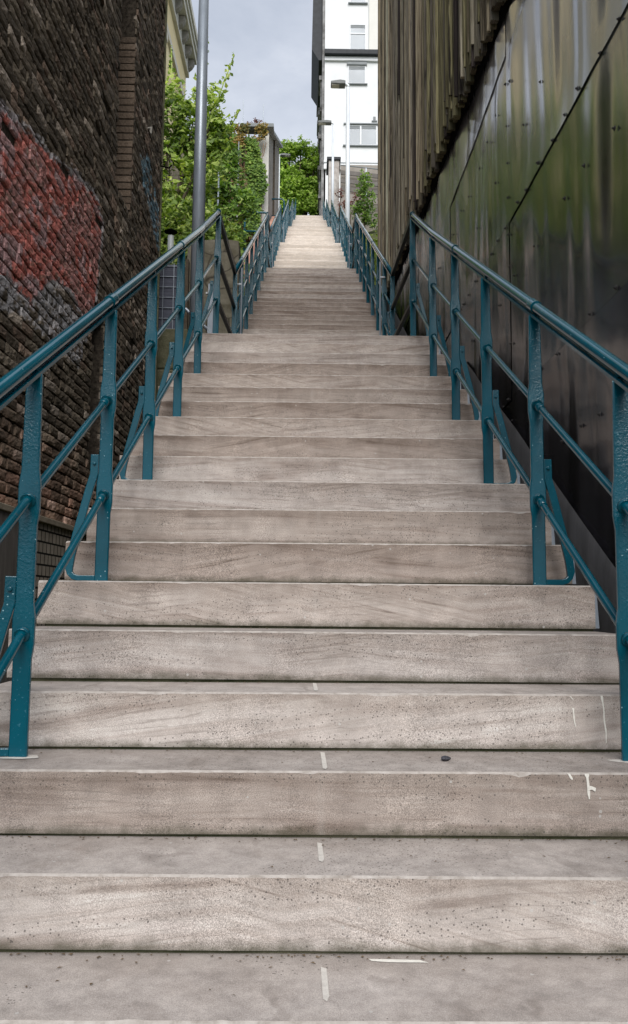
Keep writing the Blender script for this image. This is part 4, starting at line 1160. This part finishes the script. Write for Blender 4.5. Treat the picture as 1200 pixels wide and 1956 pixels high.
# far tree at the top of the stairs
blobs = []; rr = random.Random(71)
for i in range(60):
    a = rr.uniform(0, 2*pi); q = sqrt(rr.random()); zz = rr.uniform(0, 1)
    rad = (1 - abs(zz-.42)**1.6)*5.0
    blobs.append((-1.1 + cos(a)*q*rad, 64 + sin(a)*q*2.6, 26.2 + zz*9.2, 1.0, 1.0, .85))
blobs += [(.55,62.5,34.2,.9,.8,.8), (.2,62.8,35.0,.8,.8,.7), (-.6,62.5,35.4,.8,.8,.6), (-1.6,62.5,35.0,.9,.8,.7)] + [(-2.3+.7*q, 61.5, 30.2+.5*(q % 2), .8, .6, .7) for q in range(6)] + [(-2.0+.7*q, 61.8, 31.8, .8, .6, .7) for q in range(5)]
tree('broadleaf_tree', (-1.1, 64, 22.5), blobs, 7.5, .24, G4, 'large green tree closing the view at the top of the stairs', 'tree', 72, .22)
for i, (xx, yy, zc_, lab) in enumerate(((-4.6, 70, 31.0, 'darker green tree behind the left of the far tree'), (2.0, 58.5, 25.5, 'low green bush at the foot of the white house side wall'))):
    rr = random.Random(80+i); bl = []
    for k in range(16 if i == 0 else 6):
        s_ = 1 if i == 0 else .28
        bl.append((xx + rr.uniform(-3,3)*s_, yy+rr.uniform(-1.5,1.5)*s_, zc_+rr.uniform(-5.5,5.5)*s_, 1.1*s_+.2, 1*s_+.2, .9*s_+.2))
    tree('far_tree' if i == 0 else 'far_bush', (xx, yy, 22.5), bl, 7, .26, G4, lab, 'tree' if i == 0 else 'bush', 85+i, .15)
# right hand slope planting
tree('slope_bush', (2.02, 29, 13.3), [(1.98,29,15.05,.26,.3,.5), (2.12,29,14.4,.30,.3,.45), (1.92,28.9,14.0,.28,.3,.4), (2.25,29,13.8,.3,.3,.35)], 26, .10, G2, 'upright green bush on the right slope before the grey retaining wall', 'bush', 91, .03)
tree('rust_shrub', (1.62, 31, 14.0), [(1.55,31,15.3,.26,.2,.22), (1.9,31,15.5,.24,.2,.26), (1.35,31.5,15.5,.2,.2,.2)], 22, .07, G5, 'low rust coloured shrub at the foot of the tallest white lamp', 'shrub', 92, .02)
tree('rust_shrub', (1.27, 33, 15.6), [(1.27,33,16.7,.16,.2,.22)], 22, .07, G5, 'small rust coloured shrub touching the narrow pillar', 'shrub', 93, .02)
rr = random.Random(95); mb = MB()
for i in range(5200):
    y = rr.uniform(12.5, 27); x = rr.uniform(1.15, 1.3 + (y-8)*.11); hgt = rr.random()**1.5*(.75 if y > 14.3 else .3)
    if y < 14.2: x = rr.uniform(1.06, 1.17)
    leaf_quad(mb, (x, y, stair_z(y) - .45 + hgt*(.4+.6*abs(mnoise.noise(Vector((x*2, y*1.5, 1)))))*1.7), .085*rr.uniform(.6,1.4), rnd_dir(rr), rr)
tag(mb.build('weeds', G6, None), 'yellow-green weeds growing up the slope beside the second right railing', 'weeds', None, 'stuff')
rr = random.Random(97); mb = MB()
for i in range(1800):
    y = rr.uniform(11.7, 15.2); x = rr.uniform(-2.6, -1.0); 
    leaf_quad(mb, (x, y, stair_z(y) - .6 + rr.random()*.9), .085*rr.uniform(.6,1.4), rnd_dir(rr), rr)
tag(mb.build('undergrowth', G1, None), 'low green undergrowth left of the second railing', 'undergrowth', None, 'stuff')

# ------------------------------------------------------------------ right: rubble wall, retaining wall, ramp fence, pillar
rough_wall('rubble_wall', 1.55, 5.0, 33, 12.5, 16.3, .5, M['rubble'], 'rubble stone wall low on the right slope below the grey wall', 'wall')
rough_wall('grey_wall', 1.72, 6.5, 44, 15, 22.2, .5, M['render_grey'], 'stained grey rendered retaining wall under the white house', 'wall', lambda x: 22.35 - (x-1.7)*.09)
mb = MB(); mb.box(1.76, 6.4, 44.25, 44.45, 21, 24.1)
tag(mb.build('ramp_wall', simple('beige_ramp_wall', (.26,.235,.205), (.36,.33,.29), 1.5, .9), None, origin=(4, 44.3, 21)), 'beige wall seen between the grey boards of the ramp fence', 'wall')
rf_ = empty('ramp_fence', (3, 43.9, 22), 'weathered board fence with grey stripes sloping above the grey retaining wall', 'fence')
for k in range(3):
    mb = MB(); z0_ = 22.42 + k*.47
    mb.add([(1.75,43.9,z0_),(6,43.9,z0_-.40),(6,43.9,z0_-.40+.24),(1.75,43.9,z0_+.24),(1.75,43.96,z0_),(6,43.96,z0_-.40),(6,43.96,z0_-.16),(1.75,43.96,z0_+.24)],
           [(0,1,2,3),(7,6,5,4),(3,2,6,7),(0,4,5,1)])
    mb.build('board', simple('dark_grey_boards', (.11,.10,.09), (.19,.175,.16), 3), rf_)
for xx in (3.15, 4.9):
    mb = MB(); mb.box(xx-.03, xx+.03, 43.84, 43.88, 21.9, 23.75); mb.build('fence_post', M['galv'], rf_)
mb = MB(); mb.tube([(1.75,43.86,23.86),(6,43.86,23.44)], .03, 8); mb.build('top_rail', M['shutter'], rf_)
pl = empty('pillar', (1.42, 45.2, 21), 'narrow pale pillar with flat dark cap at the right of the upper stairs', 'pillar')
mb = MB(); mb.box(1.13, 1.72, 45.0, 46.6, 20, 24.75); mb.build('shaft', simple('peeling_white_paint', (.28,.24,.21), (.62,.60,.57), 2.2, .9, .2, .4), pl)
mb = MB(); mb.box(1.02, 1.80, 44.9, 46.7, 24.76, 24.93); mb.build('cap', M['slate'], pl, bevel=.02)

# ------------------------------------------------------------------ white house
wh = empty('white_house', (4, 54, 22), 'tall white rendered house with a dark canopy band, above the upper stairs', 'house')
XA, YF = 1.03, 54.0
mb = MB(); mb.box(XA, 11, YF, YF+22, 29.3, 50); mb.build('wall', M['render_white'], wh)
mb = MB(); mb.box(XA+.1, 11, YF+.12, YF+21.9, 22, 29.29); mb.build('base_wall', M['render_white'], wh)
mb = MB(); mb.box(XA-.02, 11, YF-.12, YF, 29.05, 29.35); mb.box(XA-.02, 11, YF-.08, YF, 29.55, 29.68); mb.build('string_course', M['frame'], wh)
mb = MB(); mb.box(XA-.03, 11, YF-.42, YF-.002, 37.15, 37.5); mb.build('canopy_band', M['slate'], wh, bevel=.03)
mb = MB(); mb.box(XA-.01, 11, YF-.16, YF-.003, 36.85, 37.12); mb.build('canopy_moulding', M['frame'], wh)
mb = MB(); mb.box(4.05, 11, YF-.22, YF-.003, 37.52, 49.9); mb.build('bay_wall', simple('cream_white_render', (.74,.73,.68), (.80,.79,.74), 1, .9), wh)
def window(x0, x1, z0, z1, box, split=None, trans=None):
    y = YF
    w0 = MB(); fr = .075
    w0.box(x0, x0+fr, y-.05, y+.02, z0, z1); w0.box(x1-fr, x1, y-.05, y+.02, z0, z1)
    w0.box(x0+fr, x1-fr, y-.05, y+.02, z0, z0+fr); w0.box(x0+fr, x1-fr, y-.05, y+.02, z1-fr, z1)
    if split: w0.box(split-.05, split+.05, y-.055, y+.015, z0+fr, z1-fr)
    if trans: w0.box(x0+fr, x1-fr, y-.056, y+.015, trans-.05, trans+.05)
    wo = w0.build('window', M['frame'], wh)
    w1 = MB(); w1.box(x0+.03, x1-.03, y-.022, y-.004, z0+.03, z1-.03); w1.build('pane', M['glass'], wo)
    w2 = MB(); w2.box(x0+.08, x1-.08, y-.035, y-.026, z1-.28, z1-.06); w2.build('blind', M['dark' if False else 'shutter'], wo)
    if box:
        w2 = MB(); w2.box(x0-.06, x1+.06, y-.14, y-.002, z1+.002, z1+box); w2.build('shutter_box', M['shutter'], wo, bevel=.02)
    w3 = MB(); w3.box(x0-.10, x1+.10, y-.14, y-.002, z0-.07, z0-.002); w3.build('sill', M['shutter'], wo)
window(2.71, 3.86, 41.15, 43.2, .3)
window(2.71, 3.86, 37.52, 39.6, .0, None, 38.9)
window(2.60, 3.85, 35.22, 36.55, .22)
window(2.40, 4.62, 30.78, 32.25, .1, 3.50)
mb = MB(); mb.box(4.35, 4.52, YF-.06, YF-.002, 32.6, 32.85); mb.box(4.25, 4.62, YF-.07, YF-.002, 32.5, 32.58); mb.build('wall_vent', M['shutter'], wh)
# side facade with worn stucco and its window surrounds, dark eaves
mb = MB(); mb.box(.86, XA-.002, YF+.15, YF+22, 22, 50); mb.build('side_facade', M['stucco_worn'], wh)
rr = random.Random(5)
for i in range(5):
    for j in range(5):
        y0_ = YF + .9 + i*4.2; z0_ = 25.2 + j*4.3
        mb = MB(); mb.box(.74, .858, y0_, y0_+1.6, z0_, z0_+.25); mb.box(.76, .858, y0_, y0_+.25, z0_+.26, z0_+2.2); mb.box(.76, .858, y0_+1.35, y0_+1.6, z0_+.26, z0_+2.2); mb.box(.66, .858, y0_-.15, y0_+1.75, z0_+2.21, z0_+2.5)
        mb.build('window_surround', M['stucco_worn'], wh)
mb = MB(); mb.prism([(.13, 38.0), (.62, 37.2), (.85, 37.2), (.85, 52), (.22, 52), (.22, 44)][::-1], 'y', YF+.4, YF+6); mb.build('eaves', M['slate'], wh)

# ------------------------------------------------------------------ cream house far left
ch = empty('cream_house', (-6, 27, 8), 'cream yellow house with bracketed pale cornice, high behind the leafy tree', 'house')
XC = -4.85
mb = MB(); mb.box(-14, XC, 18, 31.0, 6, 21.2); mb.build('wall', M['cream'], ch)
mb = MB(); mb.box(-14, XC+.46, 17.6, 31.2, 21.22, 21.42); mb.box(-14, XC+.40, 17.8, 31.1, 20.98, 21.215); mb.box(-14, XC+.12, 17.9, 31.05, 20.4, 20.975); mb.box(-14, XC+.52, 17.5, 31.25, 21.425, 21.7)
mb.build('cornice', M['trim'], ch)
y = 18.4
bk0 = None
while y < 30.9:
    if bk0 is None:
        mb = MB(); mb.prism([(XC+.125, 20.95), (XC+.34, 20.95), (XC+.34, 20.82), (XC+.25, 20.66), (XC+.125, 20.55)], 'y', y, y+.24)
        bk0 = mb.build('bracket', simple('grey_bracket', (.26,.245,.22), (.36,.34,.31), 8, .9), ch); yb0 = y  # brackets in a darker grey than the pale cornice
    else:
        o = bk0.copy(); link(o, ch); o.location = bk0.location + Vector((0, y-yb0, 0))
    y += .82
mb = MB(); mb.box(XC+.002, XC+.09, 17.9, 31.02, 18.9, 19.15); mb.build('frieze_band', M['trim'], ch)
for y in (19.0, 21.8, 24.6):
    mb = MB(); mb.box(XC+.002, XC+.10, y, y+1.3, 15.6, 18.3); mb.box(XC+.002, XC+.16, y-.12, y+1.42, 18.31, 18.55); w_ = mb.build('window', M['trim'], ch)
    mb = MB(); mb.box(XC+.102, XC+.115, y+.14, y+1.16, 15.75, 18.15); mb.build('pane', M['glass'], w_)
    mb = MB(); mb.cone(XC+.06, y-.7, 19.5, 20.2, .06, .14, 8); mb.box(XC+.002, XC+.10, y-.85, y-.55, 20.0, 20.35); mb.build('ornament', simple('ochre_ornament', (.36,.22,.07), (.45,.30,.12), 6, .8), ch)
